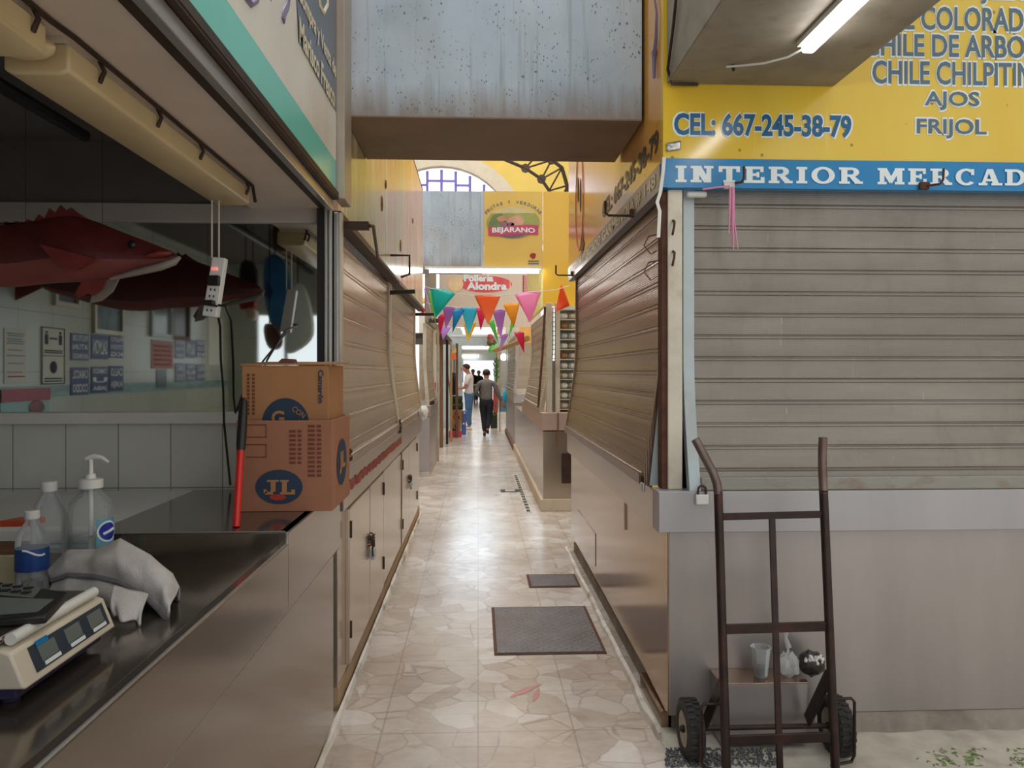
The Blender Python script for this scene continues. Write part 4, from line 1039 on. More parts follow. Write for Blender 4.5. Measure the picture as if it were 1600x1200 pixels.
def front_poly(px, py, rx, ry, Y, out=.002, n=28):
    return [at(px + rx*math.cos(2*math.pi*i/n), py + ry*math.sin(2*math.pi*i/n), Y=Y-out) for i in range(n)]
YJ = 2.68
g = MB(); g.poly(front_poly(436, 761, 37, 27, YJ)); g.build('oval_mark', mt['ink_navy'], tj, smooth=False)
g = MB()
def jl(px0, py0, px1, py1, Y, out):
    o = at(px0, py1, Y=Y-out); x = at(px1, py1, Y=Y-out); z = at(px0, py0, Y=Y-out); W = x.x - o.x; H = z.z - o.z
    R_ = lambda a, b, c, d: g.poly([(o.x + W*a, o.y, o.z + H*c), (o.x + W*b, o.y, o.z + H*c), (o.x + W*b, o.y, o.z + H*d), (o.x + W*a, o.y, o.z + H*d)])
    R_(.1,.48,.86,1); R_(.22,.38,.2,.86); R_(.04,.3,0,.2); R_(0,.1,.1,.36)
    R_(.52,.8,.86,1); R_(.58,.74,.16,.86); R_(.52,1,0,.16); R_(.88,1,.16,.34)
jl(412, 750, 461, 773, YJ, .004); g.build('lettering', mt['cardboard'], tj, smooth=False)
g = MB(); g.poly(front_poly(434, 777, 13, 5, YJ, .005)); g.build('shrimp_mark', mt['ink_red'], tj, smooth=False)
for i, y in enumerate(range(672, 726, 7)):
    g = MB()
    for x0, x1 in ((452,462),(465,471)): g.poly([at(x0,y,Y=YJ-.002), at(x1,y,Y=YJ-.002), at(x1,y+4,Y=YJ-.002), at(x0,y+4,Y=YJ-.002)])
    g.build('print_row', mt['ink_brown'], tj, smooth=False)
for i, y in enumerate(range(664, 746, 7)):
    g = MB()
    for x0, x1 in ((481,492),(495,502)): g.poly([at(x0,y,Y=YJ-.002), at(x1,y,Y=YJ-.002), at(x1,y+4,Y=YJ-.002), at(x0,y+4,Y=YJ-.002)])
    g.build('print_row', mt['ink_brown'], tj, smooth=False)
for y0, y1 in ((663,684),(694,715)):
    g = MB()
    for q in ((384,416,y0,y0+1.5), (384,416,y1-1.5,y1), (415,416.5,y0,y1)): g.poly([at(q[0],q[2],Y=YJ-.002), at(q[1],q[2],Y=YJ-.002), at(q[1],q[3],Y=YJ-.002), at(q[0],q[3],Y=YJ-.002)])
    g.build('printed_frame', mt['ink_brown'], tj, smooth=False)
g = MB(); yc, zc = 2.86, PL + .15
g.poly([(JX1+.002, yc + .1*math.cos(u), zc + .085*math.sin(u)) for u in [2*math.pi*i/28 for i in range(28)]]); g.build('oval_mark', mt['ink_navy'], tj, smooth=False)
g = MB(); put_text(g, 'JL', (JX1+.004, yc-.06, zc-.04), (0,1,0), (0,0,1), .12, .08, .05); g.build('lettering', mt['cardboard'], tj, smooth=False)
# inner carton
CX0, CX1 = at(378, 600, Y=2.72).x, at(513, 600, Y=2.72).x
CZ1 = at(440, 571, Y=2.72).z
tc = carton('carton', 'brown shrimp carton with dark round print standing inside the lower carton', (CX0, 2.72), (CX1, 3.02), PL+.012, CZ1, mt['cardboard'])
a = MB(); a.add([(CX0-.004,2.715,CZ1), (CX1+.02,2.715,CZ1+.002), (CX1+.022,3.03,CZ1+.012), (CX0+.0,3.03,CZ1+.012), (CX0-.004,2.715,CZ1+.005), (CX1+.02,2.715,CZ1+.007), (CX1+.022,3.03,CZ1+.017), (CX0,3.03,CZ1+.017)], [(0,1,2,3),(7,6,5,4),(0,1,5,4),(1,2,6,5),(2,3,7,6),(3,0,4,7)])
a.build('top_flap', mt['cardboard'], tc)
a = MB(); p = at(447, 566, Y=2.8); a.prism([(p.x-.03,2.8,CZ1+.012),(p.x+.03,2.8,CZ1+.012),(p.x+.02,2.82,CZ1+.024),(p.x-.02,2.82,CZ1+.026)], (0,.05,0)); a.build('flap_tab', mt['ink_brown'], tc)
g = MB(); cp = [at(446 + 37*math.cos(2*math.pi*i/32), 662 - 40*math.sin(2*math.pi*i/32), Y=2.718) for i in range(32)]; g.poly(cp); g.build('round_mark', mt['ink_navy'], tc, smooth=False)
o = at(424, 664, Y=2.716); g = MB(); put_text(g, 'G', o, (1,0,0), (0,0,1), .045, .05, .03); g.build('lettering', mt['cardboard'], tc, smooth=False)
o = at(455, 641, Y=2.716); g = MB(); put_text(g, 'CON', o, (.8,0,-.6), (.6,0,.8), .05, .02, .01); g.build('lettering', mt['cardboard'], tc, smooth=False)
A = at(497, 578, Y=2.716); B = at(497, 630, Y=2.716); g = MB(); put_text(g, 'Camarón', A, (B-A), (1,0,0), (B-A).length, .019, .03); g.build('lettering', mt['ink_navy'], tc, smooth=False)
for x in (386, 394):
    g = MB()
    for y in range(584, 645, 6): g.poly([at(x,y,Y=2.718), at(x+4,y,Y=2.718), at(x+4,y+4,Y=2.718), at(x,y+4,Y=2.718)])
    g.build('print_column', mt['ink_brown'], tc, smooth=False)

# broom handle leaning on the cartons
p0, p1 = at(369, 828, Y=2.42), at(381, 622, Y=2.55); p0.z = 1.019
t = thing('broom', 'red broom pole with black grip leaning against the cartons', 'broom', p0)
m_ = p0 + (p1-p0)*.52
a = MB(); a.tube([p0, p0+(p1-p0)*.6], .0115, 12); a.build('red_pole', mt['red_plastic'], t)
a = MB(); pts = [p0+(p1-p0)*k for k in (.58,.62,.7,.85,.96,1.0)]; a.tube(pts, [.0125,.015,.0155,.015,.013,.006], 12); a.build('grip', mt['black'], t)

# towel heap: each rib runs from its front hem over the top to the worktop behind
def pl_(pts, u):
    f = u*(len(pts)-1); i = min(int(f), len(pts)-2); f -= i
    f = f*f*(3-2*f)*.5 + f*.5
    return tuple(a + (b-a)*f for a, b in zip(pts[i], pts[i+1]))
hem_px = [(83,907),(108,899),(148,901),(188,910),(224,929),(250,954),(263,970)]
top_px = [(80,886),(106,860),(150,859),(187,841),(234,868),(265,899),(275,930)]
def hem_at(u):
    x, y = pl_(hem_px, u); return at(x, y, Y=2.08 - .2*u)
def towel(u, v):
    Fp = hem_at(u); x, y = pl_(top_px, u); Tp = at(x, y, Y=2.15 - .2*u)
    Bp = Vector((Tp.x - .02, Tp.y + .07, .909))
    if v < .6:
        w = v/.6; p = Fp.lerp(Tp, w); b = math.sin(math.pi*w); p += Vector((.006*b, -.028*b, .012*b))
        r = .006*math.sin(13*u + 5*w)*b + .004*math.sin(29*u - 7*w)*b; p += Vector((r*.4, -r, r*.3))
    else:
        w = (v-.6)/.4; p = Tp.lerp(Bp, w); b = math.sin(math.pi*w); p += Vector((-.004*b, .02*b, .02*b))
    p.z = max(p.z, .9095); return p
t = thing('towel', 'crumpled grey towel heaped on the steel worktop beside the scale', 'towel', (-.93, 1.95, .907))
a = MB(); a.grid(towel, 48, 26); a.build('towel_body', mt['cloth'], t, solid=.006, angle=180)
a = MB(); a.tube([hem_at(i/30) + Vector((0,-.004,.002)) for i in range(31)], .007, 8); a.build('hem', mt['cloth_seam'], t)
def under(u, v):
    A = hem_at(u*.62) + Vector((0,.004,-.004)); B = Vector((A.x + .004, A.y - .02 + .014*math.sin(14*u), .9095))
    p = A.lerp(B, v); p += Vector((0, -.02*math.sin(math.pi*v) + .006*math.sin(17*u+4*v), 0)); return p
a = MB(); a.grid(under, 30, 8); a.build('lower_layer', mt['cloth'], t, solid=.005, angle=180)
def lobe(u, v):
    A = at(177 + 55*u, 916 + 13*u, Y=1.9); B = at(181 + 44*u, 962 + 17*u - 6*math.sin(math.pi*u), Y=1.84)
    p = A.lerp(B, v); p += Vector((0, -.028*math.sin(math.pi*v*.8) + .012*math.sin(9*u+.6)*(.2+v), .003*math.sin(11*u)*v)); p.z = max(p.z, .9095); return p
a = MB(); a.grid(lobe, 22, 14); a.build('fold', mt['cloth'], t, solid=.006, angle=180)

# bottles
def bottle_pet(label, px, py_top, Y, r, zcap, lab=None):
    p = at(px, py_top, Y=Y); z0 = .9075; h = p.z - z0; c = Vector((p.x, p.y, z0))
    t = thing('water_bottle', label, 'bottle', c)
    a = MB(); a.lathe([(r*.8,0),(r,.008),(r*.98,h*.12),(r,h*.2),(r*.97,h*.3),(r,h*.38),(r,h*.55),(r*.96,h*.66),(r*.72,h*.78),(r*.42,h*.86),(r*.38,h*.9)], c, n=28); a.build('bottle_wall', mt['clear'], t)
    a = MB(); a.lathe([(r*.44,h*.9),(r*.46,h*.91),(r*.46,h*.99),(r*.4,h)], c, n=24); a.build('cap', mt['white_plastic'], t)
    if lab:
        a = MB(); a.lathe([(r*1.01,h*lab[0]),(r*1.015,h*(lab[0]+.01)),(r*1.015,h*(lab[1]-.01)),(r*1.01,h*lab[1])], c, n=28); o = a.build('label_band', mt['label_blue'], t)
        a = MB(); a.tube([c + Vector((r*1.02*math.cos(u), r*1.02*math.sin(u), h*(lab[1]-.04) + .008*math.sin(3*u))) for u in [-1.6 + .1*i for i in range(14)]], .003, 6); a.build('label_wave', mt['letter_white'], t)
    return t
bottle_pet('small water bottle with blue label standing behind the towel', 50, 797, 2.1, .04, 0, (.3,.56))
bottle_pet('clear bottle with white cap and no label behind the small water bottle', 77, 752, 2.27, .047, 0, None)
p = at(142, 712, Y=2.25); c = Vector((p.x, p.y, .9075)); h = p.z - .9075
t = thing('pump_bottle', 'clear hand gel bottle with white pump and blue round logo label', 'bottle', c)
k = h/.34; r = .061
a = MB(); a.lathe([(r*.9,0),(r,.01),(r,.19*k),(r*.94,.21*k),(r*.6,.235*k),(r*.36,.25*k),(r*.34,.26*k)], c, n=32, sy=.72); a.build('bottle_wall', mt['clear'], t)
a = MB(); a.lathe([(.001,.003),(r*.96,.003),(r*.96,.12*k),(.001,.121*k)], c, n=32, sy=.7); a.build('gel', mt['water'], t)
a = MB(); a.lathe([(.029,.25*k),(.032,.252*k),(.032,.275*k),(.029,.277*k),(.014,.278*k),(.012,.29*k)], c, n=28); a.build('collar', mt['white_plastic'], t)
a = MB(); a.tube([c + Vector((0,0,.02)), c + Vector((0,0,.335*k))], .0065, 10); a.tube([c + Vector((-.014,0,.332*k)), c + Vector((.01,0,.338*k)), c + Vector((.035,-.004,.334*k)), c + Vector((.052,-.006,.322*k))], [.007,.009,.006,.004], 10); a.build('pump', mt['white_plastic'], t)
def on_bottle(ang, z, s): return c + Vector((r*s*math.cos(ang), r*.72*s*math.sin(ang), z))
a = MB(); a.grid(lambda u, v: on_bottle(-1.0 + 1.2*u, .02*k + .15*k*v, 1.012), 14, 4); a.build('label', mt['label_cyan'], t)
a = MB(); cz1 = .135*k
def disc(R_, s): return [(-.42 + R_/r*1.15*math.cos(2*math.pi*i/24), cz1 + R_*math.sin(2*math.pi*i/24)) for i in range(24)]
cc = on_bottle(-.42, cz1, 1.04)
a.add([cc] + [on_bottle(u, z, 1.035) for u, z in disc(.03, 1)], [(0, 1+i, 1+(i+1) % 24) for i in range(24)]); a.build('logo_rim', mt['letter_white'], t)
a = MB(); cc = on_bottle(-.42, cz1, 1.06)
a.add([cc] + [on_bottle(u, z, 1.05) for u, z in disc(.025, 1)], [(0, 1+i, 1+(i+1) % 24) for i in range(24)]); a.build('logo', M('logo_blue', srgb(24,48,156), .3), t)
a = MB(); a.tube([on_bottle(-.72 + .6*i/10, cz1 - .006 + .012*i/10, 1.075) for i in range(11)], .004, 6); a.build('logo_bar', mt['letter_white'], t)

# shop scale
XSF, ys0, ys1 = -.792, 1.375, 1.71
t = thing('shop_scale', 'cream electronic shop scale with three small displays on the steel worktop', 'scale', (-.95, 1.54, .907))
a = MB(); a.prism([(XSF-.33, ys0, .945), (XSF+.004, ys0, .945), (XSF, ys0, .952), (XSF-.022, ys0, 1.008), (XSF-.04, ys0, 1.014), (XSF-.33, ys0, 1.014)], (0, ys1-ys0, 0)); a.build('housing', mt['cream_plastic'], t, bevel=.01)
a = MB(); a.box(XSF-.31, XSF-.02, ys0+.015, ys1-.015, .921, .9455); a.build('base', mt['scale_navy'], t, bevel=.004)
for x in (XSF-.28, XSF-.05):
    for y in (ys0+.05, ys1-.05):
        a = MB(); a.lathe([(.014,.0005),(.015,.004),(.013,.015)], (x, y, .907), n=16); a.build('foot', mt['scale_navy'], t)
nn = Vector((.056, 0, .022)).normalized()
def face(y, s):  # point on the sloping display face: s 0 bottom .. 1 top
    A, B = Vector((XSF, y, .952)), Vector((XSF-.022, y, 1.008)); return A + (B-A)*s
def plate(name, y0, y1, s0, s1, mat, lift):
    a = MB(); P = [face(y0,s0), face(y1,s0), face(y1,s1), face(y0,s1)]; a.prism([p + nn*lift for p in P], nn*.001); return a.build(name, mat, t)
plate('display_panel', ys0+.045, ys1-.018, .1, .9, mt['panel_dark'], .0005)
for i, y in enumerate((ys0+.068, ys0+.158, ys0+.245)):
    plate('display', y, y+.055, .3, .78, mt['lcd'], .002)
    plate('caption', y+.005, y+.058, .15, .27, mt['letter_white'], .002)
plate('blue_mark', ys0+.066, ys0+.105, .79, .95, mt['sign_blue'], .0025)
a = MB(); a.box(XSF-.31, XSF-.045, ys0+.012, ys1-.03, 1.02, 1.034); a.build('pan', mt['steel_dark'], t, bevel=.004)
a = MB(); a.tube([(XSF-.034, ys0+.02, 1.027), (XSF-.034, ys1-.02, 1.027)], .011, 10); a.build('pan_rim', mt['white_plastic'], t)
# calculator lying on the pan
cs = [at(-12, 908, Z=1.05), at(108, 925, Z=1.05), at(72, 962, Z=1.05), at(-30, 970, Z=1.05)]
t = thing('calculator', 'black desk calculator with grey display lying on the scale pan', 'calculator', sum(cs, Vector())/4)
a = MB(); a.prism([Vector((p.x, p.y, 1.0345)) for p in cs], (0,0,.016)); a.build('case', mt['black'], t, bevel=.004)
L = lambda u, v: cs[0] + (cs[1]-cs[0])*u + (cs[3]-cs[0])*v + (cs[2]-cs[3]-(cs[1]-cs[0]))*u*v
a = MB(); a.prism([L(.18,.45) + Vector((0,0,.0006)), L(.9,.38) + Vector((0,0,.0006)), L(.82,.85) + Vector((0,0,.0006)), L(.15,.9) + Vector((0,0,.0006))], (0,0,.001)); a.build('display', mt['lcd'], t)
a = MB(); a.prism([L(.03,.03) + Vector((0,0,.0006)), L(.66,.03) + Vector((0,0,.0006)), L(.62,.38) + Vector((0,0,.0006)), L(.03,.38) + Vector((0,0,.0006))], (0,0,.001)); a.build('keypad', mt['lcd'], t)
for i in range(4):
    for j in range(2):
        a = MB(); q = L(.08+.14*i, .1+.16*j); a.obox(q + Vector((0,0,.002)), (.015,.012,.005)); a.build('key', mt['black'], t)
# papers and box at the frame edge
c = at(20, 880, Y=2.2)
t = thing('small_carton', 'cream carton with papers on it at the frame edge of the counter', 'box', (c.x, 2.2, .907))
a = MB(); a.box(c.x-.25, at(28,880,Y=2.2).x, 2.19, 2.33, .9075, .99); a.build('box_body', M('cream_card', srgb(196,184,150), .8, var=.08), t, bevel=.003)
t = thing('notebook', 'worn dark notebook lying on the cream carton', 'notebook', (c.x-.05, 2.22, .99))
a = MB(); a.box(c.x-.2, c.x, 2.2, 2.32, .9905, 1.003); a.build('cover', mt['wood'], t, bevel=.002)
a = MB(); a.box(c.x-.195, c.x+.004, 2.205, 2.315, .993, 1.0); a.build('pages', mt['paper'], t)
q = at(36, 838, Y=2.5); t = thing('orange_packet', 'bright orange packet lying beside the bottles', 'packet', q)
a = MB(); a.prism([(q.x-.06, 2.47, 1.0156), (q.x+.045, 2.47, 1.0156), (q.x+.05, 2.54, 1.0156), (q.x-.03, 2.54, 1.0156)], (0,0,.018)); a.build('wrapper', M('orange_wrap', srgb(214,82,40), .4), t, bevel=.004)

# power strip on its cords
ty = 2.7
t = thing('power_strip', 'white power strip with a red switch hanging from the lamp by cords', 'power strip', at(330, 450, Y=ty))
T0, T1, T2, T3 = at(331,401,Y=ty), at(352,403,Y=ty), at(338,496,Y=ty), at(315,493,Y=ty)
a = MB(); a.prism([T0, T1, T2, T3], (0,.035,0)); a.build('strip_body', mt['white_plastic'], t, bevel=.004)
def sp(u, v): return T0 + (T1-T0)*u + (T3-T0)*v
a = MB(); c = sp(.35,.2); a.obox(c, (.022,.012,.012)); a.build('switch', glow('switch_red', (.9,.05,.04), .6), t, bevel=.002)
for v in (.55,.66,.9):
    for u in (.35,.65):
        a = MB(); a.obox(sp(u,v), (.004,.004,.008)); a.build('socket', mt['black'], t)
a = MB(); a.obox(sp(.5,.4), (.04,.035,.035)); a.build('plug', mt['black'], t, bevel=.004)
a = MB(); a.obox(sp(.5,.78) + Vector((.0,-.012,0)), (.035,.03,.018)); a.build('plug', mt['black'], t, bevel=.004)
for px in (331, 342):
    a = MB(); q = at(px, 403, Y=ty+.018); a.tube([q, Vector((q.x, q.y, 2.11))], .003, 6); a.build('cord', mt['cream_plastic'], t)
t = thing('extension_cable', 'black cord from the power strip running down past the ledge behind cartons', 'cord', at(345, 480, Y=ty))
a = MB(); a.tube([at(326,476,Y=ty-.02), at(338,478,Y=ty), at(344,510,Y=2.8), at(345,560,Y=2.95), at(349,610,Y=3.1), at(350,660,Y=3.18), at(354,700,Y=3.2), at(360,758,Y=3.2)], .0045, 8); a.build('wire', mt['black'], t)
t = thing('extension_cable', 'black cord hanging beside the longer one and ending at the ledge', 'cord', at(362, 500, Y=ty+.1))
a = MB(); a.tube([at(341,477,Y=ty), at(352,478,Y=ty), at(361,500,Y=2.85), at(364,560,Y=3.0), at(365,620,Y=3.1), at(368,645,Y=3.18)], .0045, 8); a.build('wire', mt['black'], t)

# mounted fish hanging in the stall
yf = 2.72
def fx(px, py, y=yf): return at(px, py, Y=y)
top = [(-210,372),(-160,360),(-100,354),(-40,352),(20,350),(60,344),(100,334),(140,340),(180,358),(220,373),(250,385),(268,392),(279,399)]
bot = [(-210,400),(-160,415),(-100,432),(-40,447),(20,452),(60,445),(100,442),(140,442),(180,434),(220,424),(250,417),(268,411),(279,405)]
t = thing('mounted_fish', 'large red snapper mount hanging in front of the mirror under the dark ceiling', 'fish', fx(60, 440))
a = MB(); n = 20; rows = []
for (tx, ty_), (bx, by_) in zip(top, bot):
    A, B = fx(tx, ty_), fx(bx, by_); c = (A+B)/2; hz = (A.z-B.z)/2; hw = hz*.42
    rows.append([Vector((c.x, c.y + hw*math.sin(2*math.pi*j/n)*(1 - .25*max(0, math.cos(2*math.pi*j/n))), c.z + hz*math.cos(2*math.pi*j/n))) for j in range(n)])
vs = [p for r_ in rows for p in r_]; k = len(rows)
fs = [(i*n+j, i*n+(j+1)%n, (i+1)*n+(j+1)%n, (i+1)*n+j) for i in range(k-1) for j in range(n)] + [tuple(range(n)), tuple((k-1)*n + j for j in range(n-1,-1,-1))]
mm = MB(); mm.v = [tuple(p) for p in vs]
for f in fs:
    mm.f.append(list(f)); j = f[0] % n if len(f) == 4 else 0
    mm.m.append(1 if len(f) == 4 and n*.33 <= j < n*.66 else 0)
mm.build('body', [mt['fish_red'], mt['fish_belly']], t, angle=180, sub=1)
def fin(name, pts, mat, y, thick=.008, ridges=0):
    a = MB(); P = [fx(px, py, y) for px, py in pts]; a.prism(P, (0, thick, 0)); return a.build(name, mat, t)
spiny = [(-120,352)]
for i in range(14):
    x = -110 + 17*i; k_ = math.exp(-((x-95)/38)**2); spiny += [(x, 346 - 26*k_), (x+9, 350 - 22*k_)]
spiny += [(140,344)]
fin('dorsal_fin', spiny, mt['fish_fin'], yf-.004)
fin('pectoral_fin', [(62,382),(80,386),(120,396),(150,405),(138,412),(120,422),(98,418),(80,404)], mt['fish_fin'], yf-.072, .01)
fin('pelvic_fin', [(128,440),(168,436),(160,452),(146,462),(135,458),(122,465),(117,458)], mt['fish_fin'], yf-.03)
fin('pelvic_fin', [(150,438),(186,434),(176,455),(158,470),(140,474)], mt['fish_jaw'], yf+.02)
a = MB(); a.tube([fx(172,436,yf-.03), fx(215,425,yf-.035), fx(250,417,yf-.03), fx(272,409,yf-.02), fx(281,402,yf-.004)], [.006,.012,.014,.013,.006], 10); a.build('lower_jaw', mt['fish_jaw'], t)
a = MB(); a.tube([fx(228,400,yf-.03), fx(250,396,yf-.03), fx(268,395,yf-.018)], [.006,.014,.008], 10); a.build('lip', mt['fish_fin'], t)
a = MB(); a.ball(fx(206, 382, yf-.05), (.014,.01,.014), 12, 8); a.build('eye', mt['black'], t)
fin('tail_fin', [(-205,374),(-290,330),(-270,386),(-295,440),(-205,398)], mt['fish_fin'], yf-.004)
for px in (40, 160):
    a = MB(); q = fx(px, 350); a.tube([q, Vector((q.x, q.y, 2.45))], .0008, 5); a.build('hanging_wire', mt['dark_iron'], t)
# ------------------------------------------------------------------ mural stall (left, beyond the fish stall)
t = thing('shop_sign', 'tall painted mural fascia in orange, cream and green along the aisle', 'sign', (-.6, 6, 2.18))
a = MB(); a.box(-.65, -.6, 3.32, 8.4, 2.19, 3.47); a.build('painted_board', mt['mural'], t, smooth=False)
a = MB(); a.box(-.655, -.588, 3.32, 8.42, 2.16, 2.19); a.build('bottom_angle', mt['dark_iron'], t)
a = MB(); a.box(-.78, -.702, 3.32, 8.4, 2.11, 2.19); a.build('header', mt['dark_iron'], t)
a = MB(); a.box(-.655, -.598, 3.32, 8.41, 3.47, 3.485); a.build('top_edge', mt['dark_iron'], t)
for px, py, s in ((597,318,1), (626,384,1), (603,288,.6), (645,345,.5)):
    q = at(px, py, X=-.598); a = MB(); a.ball(q, (.006, .03*s, .05*s), 10, 6); a.build('paint_chip', mt['wood'], t)
roller('roller_shutter', 'tall beige roller shutter under the mural, first beyond the mirror', 'y', 3.42, 5.68, -.668, 1, 1.07, 2.24, .118, 1.75, .075, (mt['shut_left'], mt['alu_warm'], mt['shut_left']), (.04,.04))
roller('roller_shutter', 'beige roller shutter under the far half of the mural', 'y', 5.84, 8.0, -.668, 1, 1.07, 2.24, .118, 1.75, .075, (mt['shut_left'], mt['alu_warm'], mt['shut_left']), (.06,.05))
t = thing('stall_counter', 'steel cabinet base with red paint streak under the beige shutters', 'counter', (-.7, 5.8, 0))
a = MB(); a.box(-1.2, -.62, 3.43, 8.1, .1, .88); a.build('carcass', mt['cab'], t, bevel=.003)
a = MB(); a.box(-1.2, -.59, 3.4, 8.12, .885, 1.068); a.build('apron', mt['apron_side'], t, bevel=.003)
a = MB(); a.box(-1.2, -.615, 3.43, 8.1, 0, .1); a.build('plinth', M('plinth_tan', srgb(176,148,116), .7, var=.15, dirt=srgb(120,96,74)), t, bevel=.003)
random.seed(11); a = MB(); N = 40
for i in range(N):
    y0 = 3.45 + 2.5*i/N; y1 = y0 + 2.5/N; h = lambda: random.uniform(-.008,.008)
    z0, z1 = .955 + h(), 1.0 + h(); a.poly([(-.5885, y0, z0), (-.5885, y1, .955 + h()), (-.5885, y1, 1.0 + h()), (-.5885, y0, z1)])
a.build('red_streak', mt['red_paint'], t, smooth=False)
for k, (y0, y1, hy) in enumerate(((3.62,4.29,3.64), (4.3,4.92,4.9), (6.12,6.72,6.14), (6.73,7.6,7.58))):
    a = MB(); a.box(-.622, -.6, y0, y1, .13, .86); d = a.build('door', mt['cab'], t, bevel=.004)
    for z in (.25, .72):
        a = MB(); a.tube([(-.598, hy, z), (-.598, hy, z+.08)], .007, 8); a.build('hinge', mt['dark_iron'], d)
    ky = y1 - .03 if k % 2 == 0 else y0 + .03
    a = MB(); a.tube([(-.6, ky, .6), (-.585, ky, .59), (-.585, ky, .55), (-.6, ky, .54)], .005, 8); a.build('hasp', mt['rust'], d)
a = MB(); a.box(-.622, -.606, 4.97, 6.07, .13, .86); a.build('fixed_panel', mt['cab'], t, bevel=.004)
padlock('padlock on a chain at the nearer steel cabinet doors', (-.583, 4.31, .575), 1.8, 'dark_dummy' if False else 'rail_paint', face='x')
padlock('padlock on a chain at the farther steel cabinet doors', (-.583, 6.73, .6), 1.8, 'rail_paint', face='x')
for y, nm in ((4.3,'nearer'), (6.725,'farther')):
    t = thing('lock_chain', 'short rusty chain through the hasps of the %s cabinet doors' % nm, 'chain', (-.59, y, .58))
    a = MB()
    for i in range(7):
        a.tube([(-.588 + .012*math.sin(u), y + (i-3)*.012 + .012*math.cos(u), .585 - .02*math.cos((i-3)*.5) + .006*math.sin(u+i)) for u in [2*math.pi*j/8 for j in range(9)]], .003, 6)
    a.build('links', mt['dark_iron'], t)
    a = MB(); a.tube([(-.585, y+.03, .57), (-.58, y+.035, .5)], .006, 6); a.tube([(-.585, y-.02, .56), (-.58, y-.03, .48)], .005, 6); a.build('loose_ends', mt['rust'], t)
padlock('brass padlock where the two beige shutters meet', at(625, 655, X=-.575), 1.6, 'rust', face='x')
q = at(661, 645, X=-.535); t = thing('white_bundle', 'round bundle of white plastic at the far end of the mural stall counter', 'bundle', q)
a = MB(); a.ball(q, (.05,.1,.07), 14, 9, fn=lambda d: 1 + .12*math.sin(7*d.x+5*d.z)); a.build('wrap', mt['bag'] if False else mt['paper'], t)
q = at(548, 715, X=-.578); t = thing('shutter_latch', 'rusty latch loop at the near foot of the first beige shutter', 'latch', q)
a = MB(); a.tube([q + Vector((0,.03*math.cos(u)*.6,.02+.018*math.sin(u))) for u in [2*math.pi*j/10 for j in range(9)]], .005, 8); a.build('loop', mt['rust'], t)
a = MB(); a.obox(q + Vector((0,-.03,-.0)), (.02,.05,.02)); a.build('bolt', mt['dark_iron'], t, bevel=.003)
# bracket arms of the awning
q = at(537, 362, X=-.6); y_ = q.y
t = thing('awning_bracket', 'square steel bracket arm under the near end of the mural', 'bracket', (-.6, 3.45, 2.12))
a = MB(); a.bar((-.66, 3.34, 2.13), (-.47, 3.34, 2.13), .035, .035); a.build('arm', mt['dark_iron'], t, bevel=.003)
a = MB(); a.tube([(-.47, 3.34, 2.13), (-.46, 3.4, 2.14), (-.57, 4.4, 2.15), (-.575, 5.6, 2.15)], .008, 8); a.build('rod', mt['dark_iron'], t)
t = thing('awning_bracket', 'thin wire bracket loop under the middle of the mural', 'bracket', (-.6, 5.0, 2.19))
a = MB(); z1 = 2.3; a.tube([(-.6, 5.3, z1), (-.47, 5.3, z1), (-.47, 5.3, z1-.13), (-.53, 5.3, z1-.15)], .009, 6); a.build('arm', mt['dark_iron'], t)
t = thing('awning_bracket', 'dark bracket arm where the two beige shutters meet', 'bracket', (-.6, 5.76, 2.1))
a = MB(); a.bar((-.66, 5.76, 2.09), (-.47, 5.76, 2.1), .03, .03); a.build('arm', mt['dark_iron'], t, bevel=.003)
t = thing('awning_bracket', 'dark bracket arm at the far end of the mural', 'bracket', (-.6, 8.05, 2.1))
a = MB(); a.bar((-.66, 8.05, 2.1), (-.46, 8.05, 2.1), .03, .03); a.build('arm', mt['dark_iron'], t, bevel=.003)

# floor plates
def plate_on_floor(label, x0, x1, y0, y1, x0f=None):
    t = thing('drain_cover', label, 'drain cover', ((x0+x1)/2, (y0+y1)/2, 0))
    x0f = x0 if x0f is None else x0f
    a = MB(); a.prism([(x0,y0,.0005),(x1,y0,.0005),(x1,y1,.0005),(x0f,y1,.0005)], (0,0,.004)); a.build('rim', mt['rust'], t)
    e = .018
    a = MB(); a.prism([(x0+e,y0+e,.0046),(x1-e,y0+e,.0046),(x1-e,y1-e,.0046),(x0f+e,y1-e,.0046)], (0,0,.003)); pl = a.build('plate', mt['grate'], t)
    a = MB()
    nx, ny = int((x1-x0)/.03), int((y1-y0)/.03)
    for i in range(1, nx):
        for j in range(1, ny):
            x, y = x0 + .03*i, y0 + .03*j; s = 1 if (i+j) % 2 else -1; d = .009
            a.add([(x-d, y-s*d*.8, .0076), (x+d*.4, y+s*d, .0076), (x+d, y+s*d*.8, .0076), (x-d*.4, y-s*d, .0076), (x, y, .0096)], [(0,1,4),(1,2,4),(2,3,4),(3,0,4)])
    a.build('tread', mt['grate'], t)
plate_on_floor('large rusty checker plate drain cover set in the marble floor', .085, .685, 4.06, 4.88)
plate_on_floor('small slate grey drain cover beyond the large checker plate', .355, .715, 5.32, 5.66)
t = thing('drain_channel', 'narrow slotted floor drain along the far right stall', 'drain', (.54, 9.4, 0))
a = MB(); a.box(.5, .58, 8.15, 11.2, .0005, .004); a.build('channel_frame', mt['pale_concrete'], t)
for i in range(16): MB().box(.52, .56, 8.2 + i*.185, 8.32 + i*.185, .004, .006).build('slot', mt['drain'], t)
q = at(797, 767, Z=0); t = thing('floor_outlet', 'small square metal floor outlet beside the slotted drain', 'drain', q)
a = MB(); a.box(q.x-.12, q.x+.13, q.y-.1, q.y+.1, .0005, .005); a.build('frame', mt['drain'], t)
a = MB(); a.box(q.x-.06, q.x+.06, q.y-.07, q.y+.07, .005, .007); a.build('lid', mt['alu'], t)
